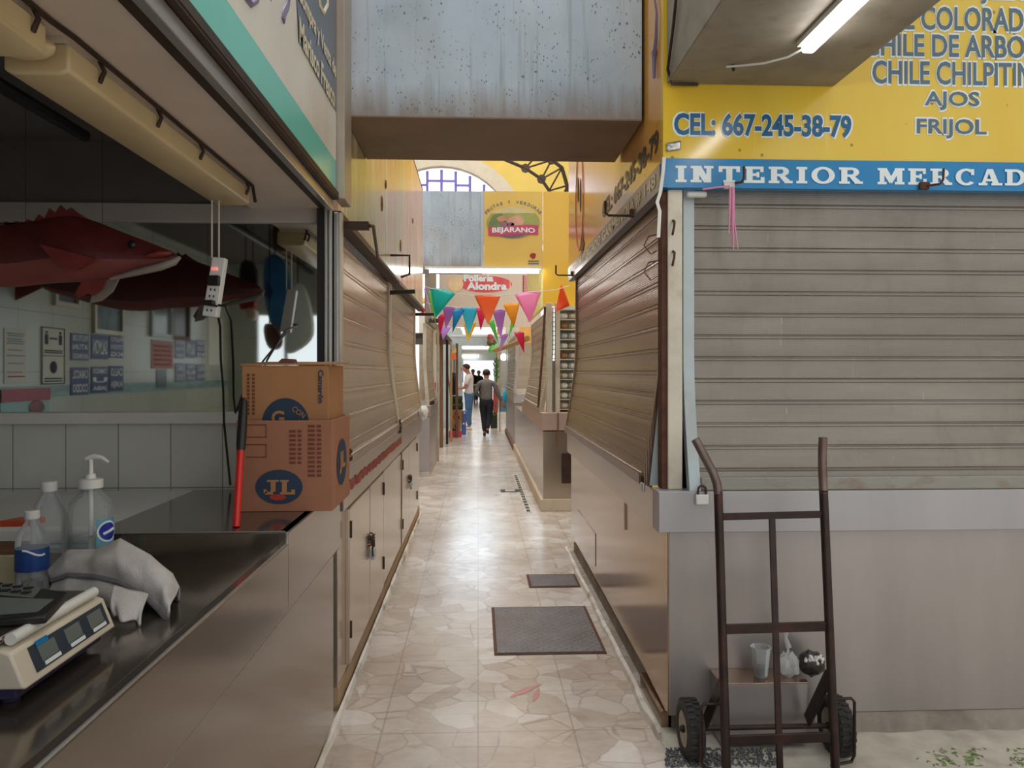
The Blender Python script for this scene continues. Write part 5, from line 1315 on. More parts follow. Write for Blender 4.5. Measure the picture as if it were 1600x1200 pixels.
a = MB(); random.seed(4)
for i, (px, py, w, h) in enumerate(((812,1082,20,1.6), (828,1077,22,1.6), (838,1086,9,3.5))):
    q = at(px, py, Z=0); P = [(q.x + w/420*math.cos(u)*(1+.2*random.random()), q.y + h/90*math.sin(u)*(1+.3*random.random()) + .06*math.cos(u), .0008) for u in [2*math.pi*j/12 for j in range(12)]]; a.poly([(x_, y_, .0008 + .0004*i) for x_, y_, z_ in P])
struct(a.build('floor_mark', mt['chip'], smooth=False))
a = MB(); random.seed(8)
for i in range(700):
    px = random.choice((random.uniform(1040,1110), random.uniform(1110,1215))); py = random.uniform(1170,1199)
    q = at(px, py, Z=.004); a.ball(q + Vector((0,0,.003)), random.uniform(.003,.007), 5, 3)
o = a.build('gravel', M('slate_gravel', srgb(98,98,100), .7, var=.8, scale=120)); o['kind'] = 'stuff'; o['label'] = 'patch of loose slate gravel by the hand truck wheels'
a = MB(); random.seed(9)
for i in range(130):
    q = at(random.choice((random.gauss(1475,14), random.gauss(1590,10), random.gauss(1520,8))), random.uniform(1170,1198), Z=.004); u = random.uniform(0,6.28)
    d = Vector((math.cos(u), math.sin(u), 0))*.012; e = Vector((-math.sin(u), math.cos(u), 0))*.003
    a.poly([q - d + Vector((0,0,.001)), q + e + Vector((0,0,.004)), q + d + Vector((0,0,.002)), q - e + Vector((0,0,.001))])
o = a.build('leaf_scraps', M('leaf_green', srgb(110,136,70), .7, var=.2)); o['kind'] = 'stuff'; o['label'] = 'scattered bits of green leaf on the pale concrete'

# ------------------------------------------------------------------ hand truck
t = thing('hand_truck', 'rusty brown two wheeled hand truck leaning before the grey counter', 'hand truck', (1.11, 2.85, 0))
yb_, yt = 2.76, 2.88
def rail_pt(x, z): return Vector((x, yb_ + (yt - yb_)*z/1.25, z))
xl, xr = .905, 1.31
tr = M('truck_paint', srgb(50,36,32), .4, .4, var=.3, scale=9, dirt=srgb(92,50,42), dirt_amt=.7, dscale=6)
grip = M('worn_grip', srgb(120,104,100), .35, .6, var=.2, scale=14, dirt=srgb(120,50,44), dirt_amt=.6)
for x, dx in ((xl, -1), (xr, 0)):
    a = MB(); a.tube([rail_pt(x, .03), rail_pt(x, .6), rail_pt(x, 1.05)], .0165, 14); a.build('side_rail', tr, t)
    a = MB(); a.tube([rail_pt(x, 1.04), rail_pt(x, 1.08) + Vector((dx*.004,0,0)), rail_pt(x, 1.12) + Vector((dx*.018,.0,0)), rail_pt(x, 1.17) + Vector((dx*.044,0,0)), rail_pt(x, 1.245) + Vector((dx*.082,-.0,0))] if dx else [rail_pt(x, 1.04), rail_pt(x, 1.14), rail_pt(x, 1.2) + Vector((.001,-.004,0)), rail_pt(x, 1.25) + Vector((.002,-.012,0))], .0165, 14); a.build('handle', grip, t)
for z, w in ((.955,.026), (.545,.036), (.15,.036)):
    a = MB(); a.bar(rail_pt(xl, z), rail_pt(xr, z+.006), .012, w); a.build('cross_bar', tr, t, bevel=.002)
a = MB(); xm_ = (xl+xr)/2
a.bar(rail_pt(xm_, .955), rail_pt(xm_-.004, .02), .024, .01, up=(0,1,0)); a.build('middle_bar', tr, t, bevel=.002)
a = MB(); a.prism([(xl-.03, 2.55, .002), (xr+.03, 2.55, .002), (xr+.03, 2.79, .002), (xl-.03, 2.79, .002)], (0,0,.008)); a.build('toe_plate', tr, t, bevel=.002)
AY, AZ, WR = 2.955, .112, .11
for sgn, x in ((-1, xl), (1, xr)):
    a = MB(); a.bar(rail_pt(x - .005*sgn, .37) + Vector((-.0,.01,0)), (x - .022*1, AY, AZ + .02), .008, .055, up=(0,1,.4)); a.build('axle_brace', tr, t, bevel=.002)
a = MB(); a.tube([(.78, AY, AZ), (1.46, AY, AZ)], .01, 12); a.build('axle', mt['dark_iron'], t)
def wheel(cx_, w):
    Mx = Matrix.Rotation(math.pi/2, 3, 'Y'); c = (cx_, AY, AZ)
    a = MB(); a.lathe([(.068,-w*.46),(.086,-w*.5),(.1,-w*.44),(.1065,-w*.28),(.108,0),(.1065,w*.28),(.1,w*.44),(.086,w*.5),(.068,w*.46),(.066,0),(.068,-w*.46)], c, Mx, 40, cap=False)
    wt = a.build('tyre', mt['rubber'], t, angle=60)
    a = MB()
    for i in range(26):
        for s in (-1, 1):
            u = 2*math.pi*(i + .25*s)/26; R_ = Matrix.Rotation(-u, 3, 'X')
            p = Vector(c) + Vector((s*w*.2, WR*.97*math.cos(u)*1.0, WR*.97*math.sin(u)))
            a.obox(p, (w*.34, .009, .0135), Matrix.Rotation(u - math.pi/2, 3, 'X'))
    a.build('tread_blocks', mt['rubber'], wt)
    a = MB(); a.lathe([(.012,-w*.34),(.03,-w*.38),(.05,-w*.3),(.067,-w*.4),(.0675,-w*.3),(.0675,w*.3),(.067,w*.4),(.05,w*.3),(.03,w*.38),(.012,w*.34)], c, Mx, 36); a.build('hub', M('hub_cream', srgb(176,168,146), .5, .2, var=.15, dirt=srgb(120,110,96)), t)
    a = MB(); a.lathe([(.014,-w*.5),(.014,w*.5)], c, Mx, 14); a.build('axle_cap', mt['black'], t)
wheel(.826, .072); wheel(1.404, .072)
for x0, x1, z0, z1 in ((xl-.075, xl-.005, .02, .26), (xr+.005, xr+.105, .03, .27)):
    s = x1 if x0 < xl else x0; e = x0 if x0 < xl else x1; y = 2.83
    a = MB(); a.tube([(s, y, z1), (e + (.012 if e < s else -.012), y, z1+.002), (e, y, z1-.012), (e, y, z0+.03), (e + (.012 if e < s else -.012), y, z0+.004), (s, y-.02, z0)], .006, 8); a.build('wheel_guard', tr, t)

# ------------------------------------------------------------------ second right stall, beyond the cross aisle
YB0 = 8.25
t = thing('stall_counter', 'tan stall base beyond the cross aisle with an upright steel corner', 'counter', (1, 8.3, 0))
a = MB(); a.box(.7, 1.6, YB0, 14.6, .13, .86); a.build('body', mt['cab'], t, bevel=.004)
a = MB(); a.box(.68, 1.62, YB0-.02, 11.9, .87, 1.06); a.build('apron', M('apron_rose', srgb(186,160,148), .4, .3, var=.08), t, bevel=.004)
a = MB(); a.box(.67, 1.62, YB0-.02, 14.6, 0, .13); a.build('plinth', M('plinth_beige', srgb(206,190,168), .7, var=.12, dirt=srgb(150,124,100)), t, bevel=.006)
a = MB(); a.bar((.86, YB0-.024, 1.06), (.86, YB0-.024, .7), .015, .01); a.build('hanging_strap', mt['wood'], t)
a = MB(); a.box(.9, 1.0, YB0-.012, YB0, .3, .62); a.build('dark_hatch', mt['dark_iron'], t)
roller('roller_shutter', 'sand coloured shutter bellied out on the right beyond the cross aisle', 'y', 8.5, 11.3, .8, -1, 1.06, 2.2, .1, 1.8, .11, (mt['shut_far'], mt['alu_warm'], mt['shut_far']), (.06,.06))
t = thing('corner_post', 'tan corner panel post beside the glazed display beyond the cross aisle', 'post', (.8, 8.35, 1.06))
x0, x1 = at(847,560,Y=8.3).x, at(875,560,Y=8.3).x
a = MB(); a.box(x0+.05, x0+.11, 8.3, 8.4, 1.06, 2.25); a.build('post_body', mt['alu_warm'], t, bevel=.004)
a = MB(); a.box(x0+.11, x1, 8.32, 8.36, 1.06, 1.62); a.build('lower_panel', mt['cab'], t)
a = MB(); a.box(x1-.05, x1, 8.3, 8.38, 1.06, 2.25); a.build('second_post', mt['alu_warm'], t, bevel=.004)
a = MB()
for i in range(12): a.box(x0+.11, x1-.05, 8.33, 8.335, 1.64 + .05*i, 1.646 + .05*i)
a.build('wire_lattice', mt['dark_iron'], t)
a = MB(); a.tube([(x0+.03, 8.27, 2.2), (x0+.0, 8.24, 1.7), (x0-.05, 8.2, 1.12)], .014, 6); a.build('chain', mt['rust'], t)
# shelves behind wire on the cross aisle side
x1_ = x1; x2_ = x1 + .45
t = thing('wire_rack', 'wire shelf rack with bags of goods beside the tan corner post', 'rack', ((x1_+x2_)/2, 8.6, 1.06))
zs = [1.08 + .11*i for i in range(11)]
for z in zs:
    a = MB(); a.box(x1_, x2_, 8.42, 8.75, z, z+.012); a.build('shelf', mt['alu_warm'], t)
a = MB(); a.box(x1_, x2_, 8.75, 8.77, 1.06, 2.25); a.build('back', mt['rail_paint'], t)
random.seed(21)
cols = [mt['paper'], mt['cream_plastic'], mt['rail_paint'], mt['paper'], mt['cardboard'], mt['cream_plastic']]
for i, z in enumerate(zs[:-1]):
    for j in range(2):
        c = Vector((x1_ + .06 + .1*j, 8.5, z + .0125 + .036)); m_ = cols[(i*2+j) % 6 if i > 4 else (0 if (i+j) % 3 else 1)]
        o = MB().ball(c, (.05,.06,.034), 10, 7, fn=lambda d: 1 + .12*math.sin(6*d.x+4*d.y)).build('goods_bag', m_)
        tag(o, 'small bag of goods on the wire shelves beside the tan corner post', 'bag', 'bags on the wire shelves')
t = thing('shop_sign', 'plain yellow fascia end beside the fruit and vegetable sign', 'sign', (1, 8.75, 2.25))
xa_, xb_ = at(848.5,400,Y=8.75).x, 1.4
a = MB(); a.box(xa_, xb_, 8.75, 8.8, 2.25, 3.56); a.build('yellow_board', mt['flat_yellow'], t, smooth=False)
a = MB(); a.box(xa_, xa_+.04, 8.8, 11.5, 2.25, 3.5); a.build('side_board', M('pale_yellow', srgb(246,236,150), .5), t, smooth=False)
# fruit and vegetable sign
xs0 = xm + .015; xs1 = xa_ - .004; YV = 8.76
t = thing('shop_sign', 'yellow fruit and vegetable sign with a red ribbon over the aisle', 'sign', ((xs0+xs1)/2, YV, 2.69))
a = MB(); a.box(xs0, xs1, YV, YV+.018, 2.69, 3.56); a.build('yellow_board', M('fruit_sign_yellow', srgb(232,194,96), .4, var=.08, scale=1.5), t, smooth=False)
def vp(px, py, o=.002): return at(px, py, Y=YV-o)
g = MB(); g.poly([vp(802 + 42*math.cos(u), 348 - 25*math.sin(u)) for u in [2*math.pi*i/36 for i in range(36)]]); g.build('oval_field', M('field_green', srgb(168,170,96), .5, var=.2, scale=6), t, smooth=False)
g = MB(); g.poly([vp(802 + 42*math.cos(u), 348 - 25*math.sin(u), .004) for u in [math.pi*(.2 + .6*i/12) for i in range(13)]]); g.build('oval_sky', M('field_sky', srgb(214,200,150), .5, var=.1), t, smooth=False)
g = MB(); g.poly([vp(*p, .004) for p in ((763,350),(770,336),(784,333),(790,345),(780,358),(766,358))]); g.build('leaf_picture', M('leaf_dark', srgb(120,136,84), .5, var=.25), t, smooth=False)
for px, py, rx, ry, c in ((786,342,10,5,(206,150,110)), (806,346,13,9,(214,164,140)), (788,350,6,5,(150,110,130)), (798,352,6,5,(140,100,130))):
    g = MB(); g.poly([vp(px + rx*math.cos(u), py + ry*math.sin(u), .006) for u in [2*math.pi*i/16 for i in range(16)]]); g.build('fruit_picture', M('fruit_%d' % px, srgb(*c), .5, var=.15), t, smooth=False)
g = MB(); g.poly([vp(*p, .008) for p in ((763,354),(780,355),(802,352.5),(824,351),(841,352),(841,367),(824,366),(802,367.5),(780,369),(763,368))]); g.build('ribbon', M('ribbon_rose', srgb(200,74,110), .5), t, smooth=False)
g = MB(); g.poly([vp(*p, .0085) for p in ((784,369.5),(802,368),(822,367),(812,370),(802,371),(792,371))]); g.build('ribbon_tail', mt['purple'], t, smooth=False)
o = vp(769, 366, .01); e_ = vp(836, 365, .01); g = MB(); put_text(g, 'BEJARANO', o, (1,0,0), (0,0,1), e_.x - o.x, .075, .03, arc=.008); g.build('lettering', mt['letter_white'], t, smooth=False)
s = 'FRUTAS Y VERDURAS'
g = MB()
for i, ch in enumerate(s):
    if ch == ' ': continue
    u = math.pi*(.86 - .72*i/(len(s)-1)); px, py = 802 + 44*math.cos(u), 345 - 27*math.sin(u)
    tx = Vector((math.sin(u)*44, 0, -math.cos(u)*27)).normalized(); up = Vector((-tx.z, 0, tx.x))
    put_text(g, ch, vp(px, py, .004) - tx*.015, tx, up, .03, .036, .02)
g.build('lettering', mt['letter_slate'], t, smooth=False)
g = MB(); c = vp(833, 400, .004); g.poly([c + Vector((.04*math.cos(u)*(1 if math.sin(u) > 0 else .7), 0, .035*math.sin(u))) for u in [2*math.pi*i/12 for i in range(12)]]); g.build('small_logo', mt['ink_red'], t, smooth=False)
for yy in (407, 411):
    g = MB(); A = vp(825, yy, .004); B = vp(842, yy+2, .004); g.poly([A, (B.x, A.y, A.z), B, (A.x, A.y, B.z)]); g.build('small_print', mt['letter_slate'], t, smooth=False)
# lamp under the far duct
t = thing('tube_lamp', 'long lit tube lamp under the far duct across the aisle', 'lamp', (0, 8.7, 2.66))
x0, x1 = at(664,420,Y=8.72).x, at(846,420,Y=8.72).x
a = MB(); a.box(x0, x1, 8.68, 8.76, 2.665, 2.69); a.build('batten', mt['white_plastic'], t)
a = MB(); a.tube([(x0+.05, 8.7, 2.642), (x1-.03, 8.7, 2.642)], .024, 12); a.build('tube', mt['tube_on'], t)
# chicken shop banner further in
YA = 12.6
t = thing('shop_sign', 'cream chicken shop banner with a red oval behind the far tube lamp', 'sign', (0, YA, 2.2))
x0, x1 = at(686,450,Y=YA).x, at(845,450,Y=YA).x; zA = at(760,511,Y=YA).z
a = MB(); a.box(x0, x1, YA, YA+.05, zA, 3.5); a.build('banner', M('banner_cream', srgb(222,200,182), .6, var=.05, scale=1), t, smooth=False)
for px in (712, 797, 818):
    a = MB(); a.box(at(px,450,Y=YA).x-.006, at(px,450,Y=YA).x+.006, YA-.004, YA, zA, 3.5)
    a.build('seam', mt['letter_pale'], t)
ap = lambda px, py, o=.003: at(px, py, Y=YA-o)
g = MB(); g.poly([ap(759 + 41*math.cos(u), 444 - 13*math.sin(u)) for u in [2*math.pi*i/32 for i in range(32)]]); g.build('red_oval', M('oval_red', srgb(226,88,90), .5), t, smooth=False)
for s_, b in (('Pollería', (725,429,771,440)), ('Alondra', (729,441,792,453))):
    o = ap(b[0], b[3], .006); e_ = ap(b[2], b[1], .006); g = MB(); put_text(g, s_, o, (1,0,0), (0,0,1), e_.x-o.x, e_.z-o.z, .05); g.build('lettering', mt['letter_white'], t, smooth=False)
g = MB(); g.poly([ap(712 + 12*math.cos(u), 444 - 12*math.sin(u), .005) for u in [2*math.pi*i/16 for i in range(16)]]); g.build('cream_disc', M('disc_cream', srgb(240,204,160), .5), t, smooth=False)
g = MB(); A, B = ap(816,430,.004), ap(838,457,.004); g.poly([A, (B.x,A.y,A.z), B, (A.x,A.y,B.z)]); g.build('red_print', M('print_rose', srgb(214,150,140), .6, var=.2, scale=40), t, smooth=False)

# ------------------------------------------------------------------ pennant strings
def plastic(name, c): return film(name, srgb(*c))
PC = {'teal': (30,206,200), 'sky': (100,226,250), 'blue': (40,170,226), 'orange': (255,150,92), 'pink': (255,172,216), 'purple': (206,156,224), 'lilac': (214,170,236),
      'magenta': (236,60,120), 'green': (110,210,100), 'lime': (140,240,140), 'amber': (252,190,56), 'red': (236,60,100), 'yellow': (252,212,80), 'dorange': (250,120,64)}
PM = {k: plastic('pennant_' + k, v) for k, v in PC.items()}
def bunting(label, Y, cord, flags, dy=0):
    t = thing('bunting', label, 'bunting', at(cord[0][0], cord[0][1], Y=Y), 'pennant strings over the aisle')
    a = MB(); a.tube([at(px, py, Y=Y) for px, py in cord], .004, 6); a.build('cord', mt['paper'], t)
    for k, (c, p, q, r) in enumerate(flags):
        A, B, C_ = at(*p, Y=Y), at(*q, Y=Y), at(*r, Y=Y); bow = .05*(1 if k % 2 else -1)
        def fn(u, v, A=A, B=B, C_=C_, bow=bow):
            top = A + (B-A)*u; top.z += .015*math.sin(math.pi*u); P = top*(1-v) + C_*v
            P.y += bow*math.sin(math.pi*v)*.6 + .03*(u-.5)*(1-v)*(1 if k % 3 else -1); return P
        a = MB(); a.grid(fn, 6, 8); a.build('pennant', PM[c], t, solid=.002, angle=180)
bunting('nearer string of large bright pennants across the aisle', 8.1, [(664,447),(671,450),(712,458),(742,462),(778,463),(806,458),(848,455),(872,452),(890,446)],
  [('teal',(672,449),(712,459),(681,497)), ('orange',(741,462),(782,463),(763,508)), ('pink',(804,461),(846,455),(828,505)), ('dorange',(877,443),(890,478),(868,487))])
bunting('farther string of smaller pennants crossing behind the first', 8.37, [(660,470),(680,478),(700,479),(720,480),(746,483),(770,484),(790,482),(806,476),(822,474),(852,476)],
  [('magenta',(684,495),(697,492),(687,527)), ('purple',(692,480),(712,482),(696,515)), ('blue',(708,485),(726,484),(707,520)), ('sky',(720,480),(747,483),(732,525)),
   ('magenta',(744,482),(760,486),(751,517)), ('purple',(770,487),(790,485),(783,530)), ('amber',(786,476),(812,474),(803,512)), ('lime',(800,490),(806,500),(795,528))])
bunting('third string of pennants hanging in the far stalls', 11.05, [(666,484),(690,510),(712,512),(730,505),(764,500),(790,515),(806,518),(820,520),(826,521)],
  [('lilac',(688,512),(706,510),(692,532)), ('yellow',(724,505),(744,505),(731,536)), ('green',(762,502),(772,500),(779,537)), ('purple',(784,524),(795,522),(780,551)), ('red',(803,520),(819,519),(819,552))])
bunting('short string of pennants bunched at the mural end', 8.3, [(655,440),(664,452),(670,475),(676,500)],
  [('lime',(670,455),(676,458),(682,512)), ('purple',(663,452),(668,450),(664,490)), ('red',(658,482),(665,484),(660,494)), ('green',(806,478),(813,477),(826,512))][:3])

# ------------------------------------------------------------------ far left stalls
def simple_stall(label, x0, x1, y0, y1, hc, mat, apron=None):
    t = thing('stall_counter', label, 'counter', ((x0+x1)/2, y0, 0))
    a = MB(); a.box(x0, x1, y0, y1, .08, hc-.16); a.build('body', mat, t, bevel=.004)
    a = MB(); a.box(x0-.0, x1+(.02 if x1 < 0 else 0), y0-.02, y1, hc-.155, hc); a.build('apron', apron or mt['apron_side'], t, bevel=.004)
    a = MB(); a.box(x0, x1, y0, y1, 0, .078); a.build('plinth', mt['pale_concrete'], t)
    return t
simple_stall('dull grey stall base beyond the mural stall on the other side of a gap', -1.6, -.69, 11.0, 13.0, 1.02, mt['steel_front'])
q = at(662, 632, Y=11.0); t = thing('scrap_heap', 'small heap of metal parts and red tape on the grey stall base', 'heap', (-.8, 11.1, 1.02))
a = MB()
for i in range(5): a.obox((-.69 + .004*i, 11.1 + .1*i, 1.046), (.03,.07,.05), Matrix.Rotation(.1*i, 3, 'Z'))
a.build('metal_parts', mt['dark_iron'], t)
a = MB(); a.box(-.83, -.7, 10.975, 10.979, .9, .94); a.build('red_tape', mt['red_paint'], t)
roller('roller_shutter', 'narrow sand shutter past the gap beyond the mural stall', 'y', 11.1, 12.8, -.76, 1, 1.03, 2.2, .12, 1.7, .05, (mt['shut_left'], mt['alu_warm'], mt['shut_left']), (.05,.05))
t = thing('corner_post', 'tall white post at the aisle edge beyond the mural stall', 'post', (-.68, 13.0, 0))
a = MB(); a.box(at(677,600,Y=12.95).x, at(681,600,Y=12.95).x, 12.93, 13.0, 0, 2.3); a.build('shaft', mt['white_plastic'], t, bevel=.004)
a = MB(); a.box(at(682,600,Y=12.95).x, at(686,600,Y=12.95).x, 12.95, 13.0, 0, 2.3); a.build('shaft_pair', mt['alu_warm'], t, bevel=.004)
a = MB(); a.box(at(676,600,Y=12.9).x, at(681,600,Y=12.9).x, 12.9, 12.93, 1.2, 1.32); a.build('red_box', mt['red_plastic'], t)
t = thing('shop_sign', 'grey fascia over the narrow sand shutter', 'sign', (-.7, 12, 2.2))
a = MB(); a.box(-.76, -.7, 11.0, 13.0, 2.21, 3.4); a.build('board', mt['duct_side'], t)
a = MB(); a.box(-.7, -.56, 10.98, 11.03, 2.2, 2.26); a.build('end_arm', mt['dark_iron'], t)
# dark open stall with timber posts
t = thing('timber_stall', 'dark open stall with brown timber uprights on the far left', 'stall', (-.8, 15, 0))
for px, w, m_ in ((692,.07,'wood'), (698,.05,'dark_iron'), (703,.05,'wood_pale'), (711,.06,'wood')):
    q = at(px, 700, Y=15.2); 
    a = MB(); a.box(q.x-w, q.x, 15 + (px-690)*.12, 15.1 + (px-690)*.12, 0, 2.15); a.build('upright', mt[m_], t, bevel=.004)
a = MB(); a.box(-1.6, -.62, 14.9, 18.4, 2.15, 2.25); a.build('head_beam', mt['dark_iron'], t)
a = MB(); a.box(-1.65, -1.6, 14.9, 18.4, 0, 2.25); a.build('back', mt['wood'], t)
q = at(710, 676, Y=18.05)
t = thing('broom', 'broom with a pale wooden handle leaning by the dustpan', 'broom', (q.x, 18, 0))
a = MB(); a.tube([at(710,672,Y=18.0), at(698,570,Y=18.1)], .014, 8); a.build('handle', mt['wood_pale'], t)
a = MB(); p_ = at(711,672,Y=18.0); a.prism([(p_.x-.13,17.97,.0),(p_.x+.13,17.97,.0),(p_.x+.06,17.97,.17),(p_.x-.06,17.97,.17)], (0,.05,0)); a.build('bristles', mt['dark_iron'], t, bevel=.006)
q = at(711, 676, Y=17.6)
t = thing('dustpan', 'bright pink dustpan standing on the floor before the cardboard box', 'dustpan', (q.x, 17.6, 0))
a = MB(); w = .145; a.box(q.x-w, q.x+w, 17.6, 17.615, .001, .15); a.box(q.x-w, q.x+w, 17.615, 17.8, .001, .012); a.box(q.x-w, q.x-w+.012, 17.615, 17.8, .012, .11); a.box(q.x+w-.012, q.x+w, 17.615, 17.8, .012, .11); a.build('pan', mt['pink_pan'], t, bevel=.004)
def crate(name, label, x0, x1, y0, y1, z0, z1, mat, group=None, holes=0):
    t = thing(name, label, 'box', ((x0+x1)/2, y0, z0), group)
    a = MB(); a.box(x0, x1, y0, y1, z0, z1); a.build('box_body', mat, t, bevel=.006)
    if holes:
        for u, v in ((.25,.4),(.7,.4),(.45,.72)):
            a = MB(); x = x0 + (x1-x0)*u; z = z0 + (z1-z0)*v; a.box(x-.02, x+.02, y0-.003, y0, z-.04, z+.04); a.build('hole', mt['black'], t)
    else:
        a = MB(); a.box(x0+.03, x1-.03, y0-.003, y0, z1-.06, z1-.02); a.build('band', mt['green_crate'] if mat is not mt['blue_box'] else mt['paper'], t)
    return t
X = lambda px, Y: at(px, 650, Y=Y).x
Zz = lambda py, Y: at(720, py, Y=Y).z
crate('fruit_carton', 'upright brown fruit carton with hand holes behind the pink dustpan, lower', X(704,18.2), X(719,18.2), 18.2, 18.6, 0, .3, mt['cardboard'], None, 1)
crate('fruit_carton', 'brown fruit carton standing on top of another behind the dustpan', X(704,18.2), X(722,18.2), 18.2, 18.6, .3005, .6, mt['cardboard'], None, 1)
crate('blue_carton', 'blue carton on the floor beside the brown fruit cartons', X(721,18.4), X(728,18.4), 18.4, 18.8, 0, .3, mt['blue_box'])
crate('blue_carton', 'blue carton stacked on the other blue carton beside the man', X(722.5,18.4), X(729,18.4), 18.4, 18.8, .3005, .56, mt['blue_box'])
crate('veg_crate', 'dark crate with a green band on the upper brown fruit carton', X(704,18.25), X(723,18.25), 18.25, 18.65, .6005, .76, mt['dark_crate'])
crate('veg_crate', 'dark green crate topmost of the stack behind the man', X(707,18.25), X(722,18.25), 18.25, 18.65, .7605, .92, mt['dark_crate'])
q = at(709, 599, Y=18.2); t = thing('hanging_sack', 'dark sack hanging on the timber stall above the crates', 'sack', q)
a = MB(); a.ball(q, (.1,.12,.28), 12, 8, fn=lambda d: 1 + .1*math.sin(5*d.z+3*d.x)); a.build('sack_body', mt['black_cloth'], t)
a = MB(); a.tube([q + Vector((0,0,.26)), (q.x, q.y, 2.16)], .008, 6); a.build('strap', mt['black'], t)
q = at(712, 585, Y=20.48); t = thing('paper_roll', 'white paper sheets pinned up beside the man', 'paper', q)
a = MB(); a.prism([at(704,580,Y=20.48), at(716,582,Y=20.48), at(718,604,Y=20.48), at(706,602,Y=20.48)], (0,.01,0)); a.build('sheet', mt['paper'], t)
a = MB(); a.tube([at(710,581,Y=20.49), at(710,560,Y=20.49)], .006, 5); a.build('peg_line', mt['black'], t)
t = thing('hanging_board', 'blackboard behind the man at the far left stall', 'board', (-.5, 20.5, 1.6))
a = MB(); a.box(-1.4, X(722,20.5), 20.5, 20.6, 0, 2.6); a.build('panel', mt['rail_paint'], t)
q = at(708, 548, Y=15.5); t = thing('price_card', 'orange and yellow price cards over the far left stall', 'card', q)
a = MB(); a.prism([at(704,553,Y=15.5), at(712,552,Y=15.5), at(713,561,Y=15.5), at(704,562,Y=15.5)], (0,.01,0)); a.build('orange_card', PM['orange'], t)
a = MB(); a.prism([at(705,551,Y=15.52), at(713,544,Y=15.52), at(713,551,Y=15.52)], (0,.01,0)); a.build('yellow_card', PM['yellow'], t)

# ------------------------------------------------------------------ far right stalls
t = thing('stall_counter', 'far right stall base with a light grey corner box', 'counter', (.9, 12.2, 0))
a = MB(); a.box(.7, 1.5, 14.7, 19.0, .1, .9); a.build('body', mt['steel_front'], t, bevel=.004)
a = MB(); a.box(.68, 1.5, 14.65, 19.0, .9, 1.08); a.build('apron', mt['apron_front'], t, bevel=.004)
a = MB(); a.box(.66, 1.5, 14.66, 19.0, 0, .1); a.build('plinth', mt['wood'], t)
roller('roller_shutter', 'silver grey shutter farther along the right side of the aisle', 'y', 14.9, 18.6, .74, -1, 1.1, 2.2, .12, 1.7, .05, (mt['shut_front'], mt['alu'], mt['shut_front']), (.3,.3))
t = thing('shop_sign', 'cream fascia over the silver grey shutter', 'sign', (.75, 14.7, 2.2))
a = MB(); a.box(.72, .78, 14.6, 19.2, 2.22, 3.3); a.build('board', mt['sign_white'], t)
t = thing('carrying_pole', 'brown wooden pole stretched between the far right stalls', 'pole', at(790, 545, Y=12.0))
a = MB(); a.tube([at(773,547,Y=13.6), at(796,540,Y=12.5), at(824,529,Y=11.4)], .045, 8); a.build('shaft', mt['wood_pale'], t)
q = at(777, 577, Y=20); t = thing('plantain_bunch', 'hanging bunch of green plantains by the far right stall', 'fruit', q)
a = MB(); a.tube([at(776,559,Y=20), at(776,595,Y=20)], .03, 6); a.build('stalk', mt['green_crate'], t)
for k in range(14):
    u = 2.4*k; z = at(776, 565 + 2*k, Y=20).z; c = at(776, 570, Y=20)
    a = MB(); b_ = Vector((c.x, c.y, z)); d = Vector((math.cos(u), math.sin(u), 0)); a.tube([b_, b_ + d*.06 + Vector((0,0,.03)), b_ + d*.09 + Vector((0,0,.11))], [.015,.024,.008], 6); a.build('plantain', mt['banana_green'], t)
a = MB(); a.tube([at(776,559,Y=20), at(776,520,Y=20)], .008, 5); a.build('hanging_cord', mt['wood_pale'], t)
t = thing('glass_case', 'tall glazed display case with a lit globe by the far right aisle edge', 'display case', (.75, 19.2, 0))
x0, x1 = at(781,600,Y=19.2).x, at(792,600,Y=19.2).x
for x in (x0, x1): a = MB(); a.box(x-.015, x+.015, 19.2, 19.24, 0, 2.2); a.build('frame_post', mt['alu'], t)
a = MB(); a.box(x0, x1, 19.21, 19.215, .9, 2.1); a.build('pane', mt['clear'], t)
a = MB(); a.box(x0, x1, 19.2, 19.6, .5, .9); a.build('base', mt['label_cyan'], t)
a = MB(); a.ball(at(787,558,Y=19.3), .09, 14, 9); a.build('globe', glow('globe_lit', (1,1,.97), 3), t)
crate('red_crate', 'red crate by the far right aisle edge, upper', X(771,20.6), X(778,20.6), 20.6, 21.0, .62, 1.05, M('crate_red', srgb(170,70,72), .6, var=.2))
crate('red_crate', 'red crate under another by the far right aisle edge', X(771,20.6), X(778,20.6), 20.6, 21.0, .4, .6195, M('crate_red2', srgb(176,84,80), .6, var=.2))
crate('green_crate', 'dark green crate at the bottom of the far right stack', X(767,20.4), X(777,20.4), 20.4, 21.0, .0, .3995, mt['dark_crate'])
q = at(788.5, 622, Y=18.4); t = thing('blue_bag', 'light blue plastic bag hanging at the far right counter', 'bag', q)
a = MB(); a.ball(q + Vector((0,0,0)), (.05,.06,.2), 10, 7, fn=lambda d: 1 - .4*max(0, -d.z)); a.build('bag_body', PM['sky'], t)
a = MB(); a.tube([q + Vector((0,0,.18)), q + Vector((0,.0,.36))], .006, 5); a.build('strap', PM['sky'], t)

t = thing('market_stall', 'closed beige stall across the side gap behind the mural stall', 'stall', (-2.6, 8.6, 0))  # added block that hides the bright white beyond the side gap
a = MB(); a.box(-3.2, -2.2, 8.5, 10.9, 0, 1.0); a.build('counter', mt['cab'], t)
a = MB(); a.box(-3.2, -2.2, 8.5, 10.9, 1.0, 2.3); a.build('shutter', mt['shut_left'], t)
a = MB(); a.box(-3.2, -2.2, 8.5, 10.9, 2.3, 4.4); a.build('fascia', mt['mural'], t)
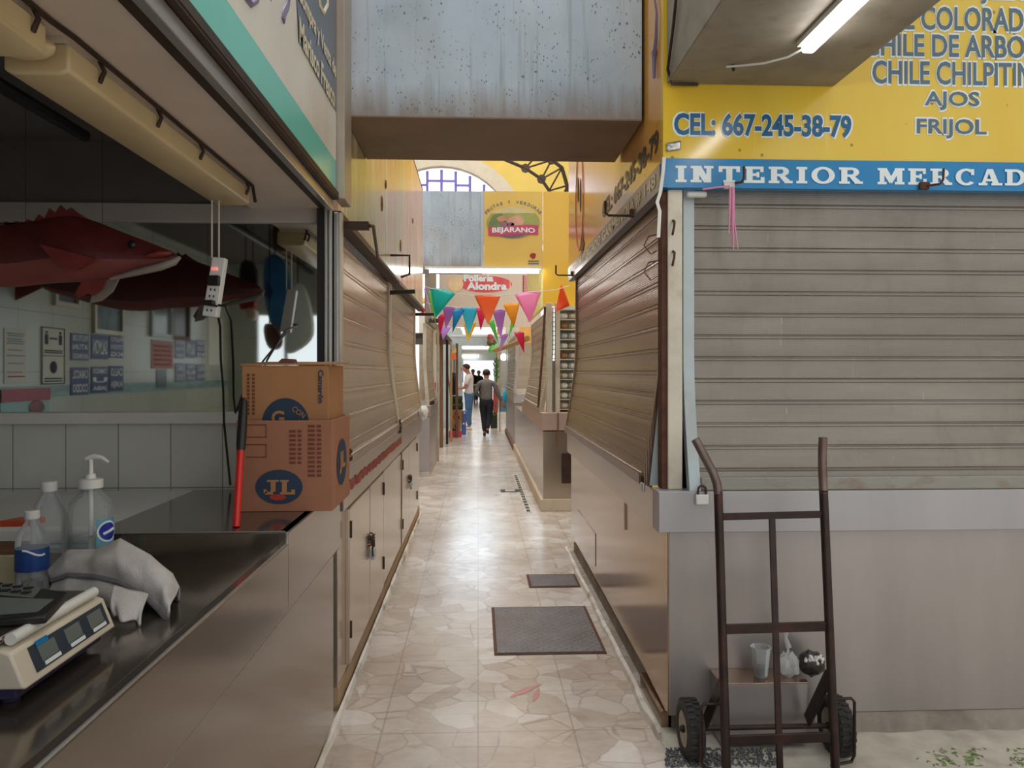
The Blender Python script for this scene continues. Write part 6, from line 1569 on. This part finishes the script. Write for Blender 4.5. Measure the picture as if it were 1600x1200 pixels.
# deep end of the aisle: more closed stalls, cross beams and lamps
sides = [(-1, 21.0, 25.0), (1, 21.5, 25.5), (-1, 31.5, 38), (1, 31.5, 38)]
wl = ['on the left before the gable', 'on the right before the gable', 'on the left past the gable', 'on the right past the gable']
for (s, y0, y1), w_ in zip(sides, wl):
    xa_, xb_ = (-1.6, -.72) if s < 0 else (.78, 1.7)
    t = thing('market_stall', 'closed stall deep down the aisle ' + w_, 'stall', ((xa_+xb_)/2, y0, 0))
    a = MB(); a.box(xa_, xb_, y0, y1, 0, 1.0); a.build('counter', mt['cab'], t)
    a = MB(); a.box(xa_, xb_, y0, y1, 1.0, 2.3); a.build('shutter', mt['shut_far'], t)
    a = MB(); a.box(xa_, xb_, y0-.02, y1, 2.3, 3.3); a.build('fascia', mt['orange_yellow'] if s > 0 else mt['sign_white'], t)
for Yb, py0, py1, nm in ((19.6,523,540,'nearest'), (33.0,546,563,'middle')):
    zb_ = at(740, py1, Y=Yb).z; zt_ = at(740, py0, Y=Yb).z
    t = thing('cross_beam', 'grey painted cross beam over the far aisle, %s one' % nm, 'beam', (0, Yb, zb_))
    a = MB(); a.box(-.71, .77, Yb, Yb+.4, zb_, zt_); a.build('beam_body', mt['rail_paint'], t)
    a = MB(); a.box(-.71, .77, Yb-.01, Yb, zt_-.05, zt_); a.build('light_edge', mt['white_plastic'], t)
for Yl, px0, px1, py, nm in ((30.1,714,757,543,'nearer'), (32.8,722,748,556.5,'farther')):
    A, B = at(px0,py,Y=Yl), at(px1,py,Y=Yl)
    t = thing('tube_lamp', 'lit tube lamp over the far end of the aisle, %s one' % nm, 'lamp', (A+B)/2)
    a = MB(); a.tube([A, B], .045, 8); a.build('tube', mt['tube_far'], t)
    a = MB(); a.box(A.x-.05, B.x+.05, Yl, Yl+.1, A.z+.045, A.z+.12); a.build('batten', mt['white_plastic'], t)
    a = MB(); a.tube([((A.x+B.x)/2, Yl+.05, A.z+.1), ((A.x+B.x)/2, Yl+.05, 2.28 if Yl > 32 else 4.22)], .01, 5); a.build('hanger', mt['dark_iron'], t)
t = thing('hanging_goods', 'cluster of brown and green goods hanging over the far right stall', 'goods', at(769, 540, Y=19.5))
for px, py, r_, m_ in ((768,534,.12,'wood'), (771,545,.13,'green_crate'), (766,527,.08,'ink_red')):
    a = MB(); a.ball(at(px,py,Y=19.5), r_, 10, 7, fn=lambda d: 1 + .15*math.sin(9*d.x+5*d.z)); a.build('bundle', mt[m_] if m_ != 'green_crate' else PM['lime'], t)
a = MB(); a.tube([at(768,534,Y=19.52), at(768,524,Y=19.58)], .008, 5); a.build('cord', mt['wood_pale'], t)

# ------------------------------------------------------------------ people
def skin_mesh(name, mat, joints, edges, parent, levels=2, root=0):
    me = bpy.data.meshes.new('tmp'); me.from_pydata([tuple(j[0]) for j in joints], edges, [])
    o = bpy.data.objects.new('tmp', me); COL.objects.link(o)
    m = o.modifiers.new('skin', 'SKIN'); m.use_smooth_shade = True
    sv = me.skin_vertices[0].data
    for i, j in enumerate(joints):
        r = j[1]; sv[i].radius = r if isinstance(r, tuple) else (r, r); sv[i].use_root = (i == root)
    s = o.modifiers.new('sub', 'SUBSURF'); s.levels = levels; s.render_levels = levels
    bpy.context.view_layer.update()
    dg = bpy.context.evaluated_depsgraph_get()
    out = bpy.data.meshes.new_from_object(o.evaluated_get(dg))
    bpy.data.objects.remove(o); bpy.data.meshes.remove(me)
    out.name = name; out.materials.clear()
    return link_mesh(name, out, mat, parent, angle=180)
def person(label, base, h, face, pose, shirt, trousers, sleeve, hair='hair'):
    """figure of height h at base, turned by face (0 looks along +y); pose gives offsets in body heights"""
    k = h / 7.5; Rz = Matrix.Rotation(face, 3, 'Z'); B = Vector(base)
    def P(x, y, z): return B + Rz @ Vector((x*k, y*k, z*k))
    t = thing('person', label, 'person', base)
    ph = dict(lk=(-.42,.05,2.05), rk=(.42,.05,2.05), lf=(-.42,-.05,.3), rf=(.42,-.05,.3), lt=(-.46,.6,.12), rt=(.46,.6,.12), le=(-1.05,-.05,4.65), re=(1.05,-.05,4.65), lw=(-1.05,.35,3.6), rw=(1.05,.35,3.6), head=(0,.12,0))
    ph.update(pose); hd = ph['head']
    J = [(P(0,0,3.9), (.5*k,.34*k)), (P(0,.02,4.6), (.56*k,.38*k)), (P(0,0,5.5), (.72*k,.44*k)), (P(0,.0,6.0), (.5*k,.36*k)), (P(0,.04,6.35), .22*k), (P(hd[0]*.6,.1+hd[1]*.5,6.7), (.34*k,.36*k)), (P(hd[0],hd[1],7.1+hd[2]), (.38*k,.44*k)), (P(hd[0],hd[1],7.38+hd[2]), (.22*k,.26*k)),
         (P(-.42,0,3.6), .36*k), (P(*ph['lk']), .3*k), (P(*ph['lf']), .17*k), (P(*ph['lt']), .13*k),
         (P(.42,0,3.6), .36*k), (P(*ph['rk']), .3*k), (P(*ph['rf']), .17*k), (P(*ph['rt']), .13*k),
         (P(-.86,0,5.85), .26*k), (P(*ph['le']), .19*k), (P(*ph['lw']), .12*k),
         (P(.86,0,5.85), .26*k), (P(*ph['re']), .19*k), (P(*ph['rw']), .12*k)]
    E = [(0,1),(1,2),(2,3),(3,4),(4,5),(5,6),(6,7),(0,8),(8,9),(9,10),(10,11),(0,12),(12,13),(13,14),(14,15),(3,16),(16,17),(17,18),(3,19),(19,20),(20,21)]
    skin_mesh('body', mt['skin'], J, E, t)
    g = 1.16
    tj = [(J[0][0], (.76*k,.56*k)), (J[8][0], .5*k), (J[9][0], .36*k), (J[10][0] + Vector((0,0,.12*k)), .25*k), (J[12][0], .5*k), (J[13][0], .36*k), (J[14][0] + Vector((0,0,.12*k)), .25*k), (P(0,0,4.4), (.7*k,.52*k))]
    skin_mesh('trousers', trousers, tj, [(7,0),(0,1),(1,2),(2,3),(0,4),(4,5),(5,6)], t)
    mixp = lambda a, b, f: a + (b-a)*f
    sj = [(P(0,0,3.72), (.84*k,.64*k)), (P(0,.02,4.6), (.68*k,.5*k)), (P(0,0,5.5), (.82*k,.54*k)), (P(0,0,6.02), (.52*k,.4*k)), (P(0,.03,6.28), .27*k)]
    ends = []
    for s0, e0, w0 in ((16,17,18), (19,20,21)):
        i = len(sj); sj.append((J[s0][0], .32*k))
        if sleeve == 'long': sj += [(J[e0][0], .26*k), (mixp(J[e0][0], J[w0][0], .85), .18*k)]; ends += [(3,i),(i,i+1),(i+1,i+2)]
        else: sj += [(mixp(J[s0][0], J[e0][0], .75), .29*k)]; ends += [(3,i),(i,i+1)]
    skin_mesh('shirt', shirt, sj, [(0,1),(1,2),(2,3),(3,4)] + ends, t)
    hc = P(hd[0], hd[1]-.08, 7.14+hd[2])
    a = MB(); a.ball(hc, (.43*k,.48*k,.42*k), 18, 12, Rz, fn=lambda d: 1.0 if d.z > -.1 and not (d.y > .55 and d.z < .35) else (.86 if d.y < .3 else .7)); a.build('hair', mt[hair], t)
    for s in (-1, 1):
        a = MB(); a.ball(P(hd[0]+s*.39, hd[1], 6.98+hd[2]), (.06*k,.1*k,.14*k), 8, 6, Rz); a.build('ear', mt['skin'], t)
    a = MB(); a.tube([P(hd[0],hd[1]+.42,7.02+hd[2]), P(hd[0],hd[1]+.53,6.86+hd[2]), P(hd[0],hd[1]+.45,6.82+hd[2])], [.04*k,.07*k,.05*k], 8); a.build('nose', mt['skin'], t)
    for s in (-1, 1):
        a = MB(); a.ball(P(hd[0]+s*.15, hd[1]+.42, 7.04+hd[2]), (.06*k,.03*k,.035*k), 8, 6, Rz); a.build('eye', mt['black'], t)
    a = MB(); a.ball(P(hd[0], hd[1]+.44, 6.72+hd[2]), (.12*k,.03*k,.025*k), 8, 6, Rz); a.build('mouth', mt['ink_brown'], t)
    # hands: palm, four fingers of unequal length and a thumb from the palm's side
    for e0, w0, s in ((17,18,-1), (20,21,1)):
        d = (J[w0][0] - J[e0][0]).normalized(); sd = Rz @ Vector((1,0,0)); sd = (sd - d*sd.dot(d)).normalized(); w = J[w0][0]
        a = MB(); a.bar(w - d*.02*k, w + d*.42*k, .34*k, .13*k, up=d.cross(sd))
        for f, L_ in enumerate((.36,.44,.47,.38)):
            b0 = w + d*.4*k + sd*(.12-.085*f)*k; dn = (d*.8 - d.cross(sd)*.4*s).normalized()
            a.tube([b0, b0 + d*L_*.5*k, b0 + d*L_*.5*k + dn*L_*.5*k], [.045*k,.042*k,.03*k], 6)
        b0 = w + d*.12*k - sd*.15*s*k; a.tube([b0, b0 - sd*.14*s*k + d*.16*k, b0 - sd*.16*s*k + d*.34*k], [.05*k,.048*k,.03*k], 6)
        a.build('hand', mt['skin'], t, bevel=.004)
    for f0, t0 in (('lf','lt'), ('rf','rt')):
        f_, t_ = Vector(ph[f0]), Vector(ph[t0]); dxy = Vector((t_.x-f_.x, t_.y-f_.y, 0)); 
        a = MB(); heel = P(f_.x, f_.y, 0) - (Rz @ dxy.normalized())*.22*k; toe = P(t_.x, t_.y, 0) + (Rz @ dxy.normalized())*.12*k
        lift = Vector((0,0, max(.1, min(f_.z-.2, 1.2))*k))
        mid = (heel+toe)/2
        a.tube([heel + lift*1 + Vector((0,0,.05*k)), mid + lift + Vector((0,0,.06*k)), toe + Vector((0,0,max(.1, t_.z-.02)*k))], [.17*k,.19*k,.12*k], 10)
        a.build('shoe', mt['black'] if trousers is mt['black_cloth'] else mt['white_plastic'], t)
    return t
b1_ = at(733, 671, Z=0); 
person('bearded man in white shirt and jeans reaching into the far left stall', b1_, 1.72, math.radians(82), dict(head=(0,.42,-.1), le=(-.95,.35,4.75), re=(.95,.4,4.75), lw=(-.45,1.35,4.65), rw=(.5,1.3,4.6), lf=(-.38,-.15,.3), rf=(.38,.1,.3), lt=(-.4,.5,.12), rt=(.4,.75,.12)), mt['white_shirt'], mt['denim'], 'short')
b2_ = at(760, 681, Z=0)
person('person in grey long sleeved shirt and black trousers walking away', b2_, 1.57, math.radians(-3), dict(head=(0,.2,-.08), le=(-1.2,.1,4.75), lw=(-.55,1.05,4.3), re=(1.25,.1,4.75), rw=(1.75,.35,3.75), lk=(-.3,.2,2.05), lf=(-.2,-.25,.34), lt=(-.2,.35,.12), rk=(.3,.0,2.05), rf=(.15,-.9,.7), rt=(.18,-.45,.35)), mt['grey_shirt'], mt['black_cloth'], 'long', 'hair')
b3_ = at(739, 628, Z=0); 
person('person in dark clothes facing up the aisle at its bright far end', Vector((at(739,600,Y=37).x, 37, 0)), 1.62, math.radians(180), {}, mt['black_cloth'], mt['denim'], 'long')
person('person in dark clothes standing at the bright far end beside another', Vector((at(748,600,Y=38).x, 38, 0)), 1.56, math.radians(190), {}, mt['black_cloth'], mt['black_cloth'], 'long')
# bandana on the dark desk of the far right side, tables at the far end
t = thing('far_table', 'pale table across the bright end of the aisle', 'table', (.2, 35.5, 0))
a = MB(); a.box(at(740,600,Y=35.5).x, at(757,600,Y=35.5).x, 35.5, 36.3, .86, .92); a.build('table_top', M('table_cream', srgb(216,196,150), .6), t)
for px in (741, 756):
    a = MB(); x = at(px,600,Y=35.55).x; a.box(x-.03, x+.03, 35.52, 35.58, 0, .86); a.build('leg', mt['wood'], t)

finish()
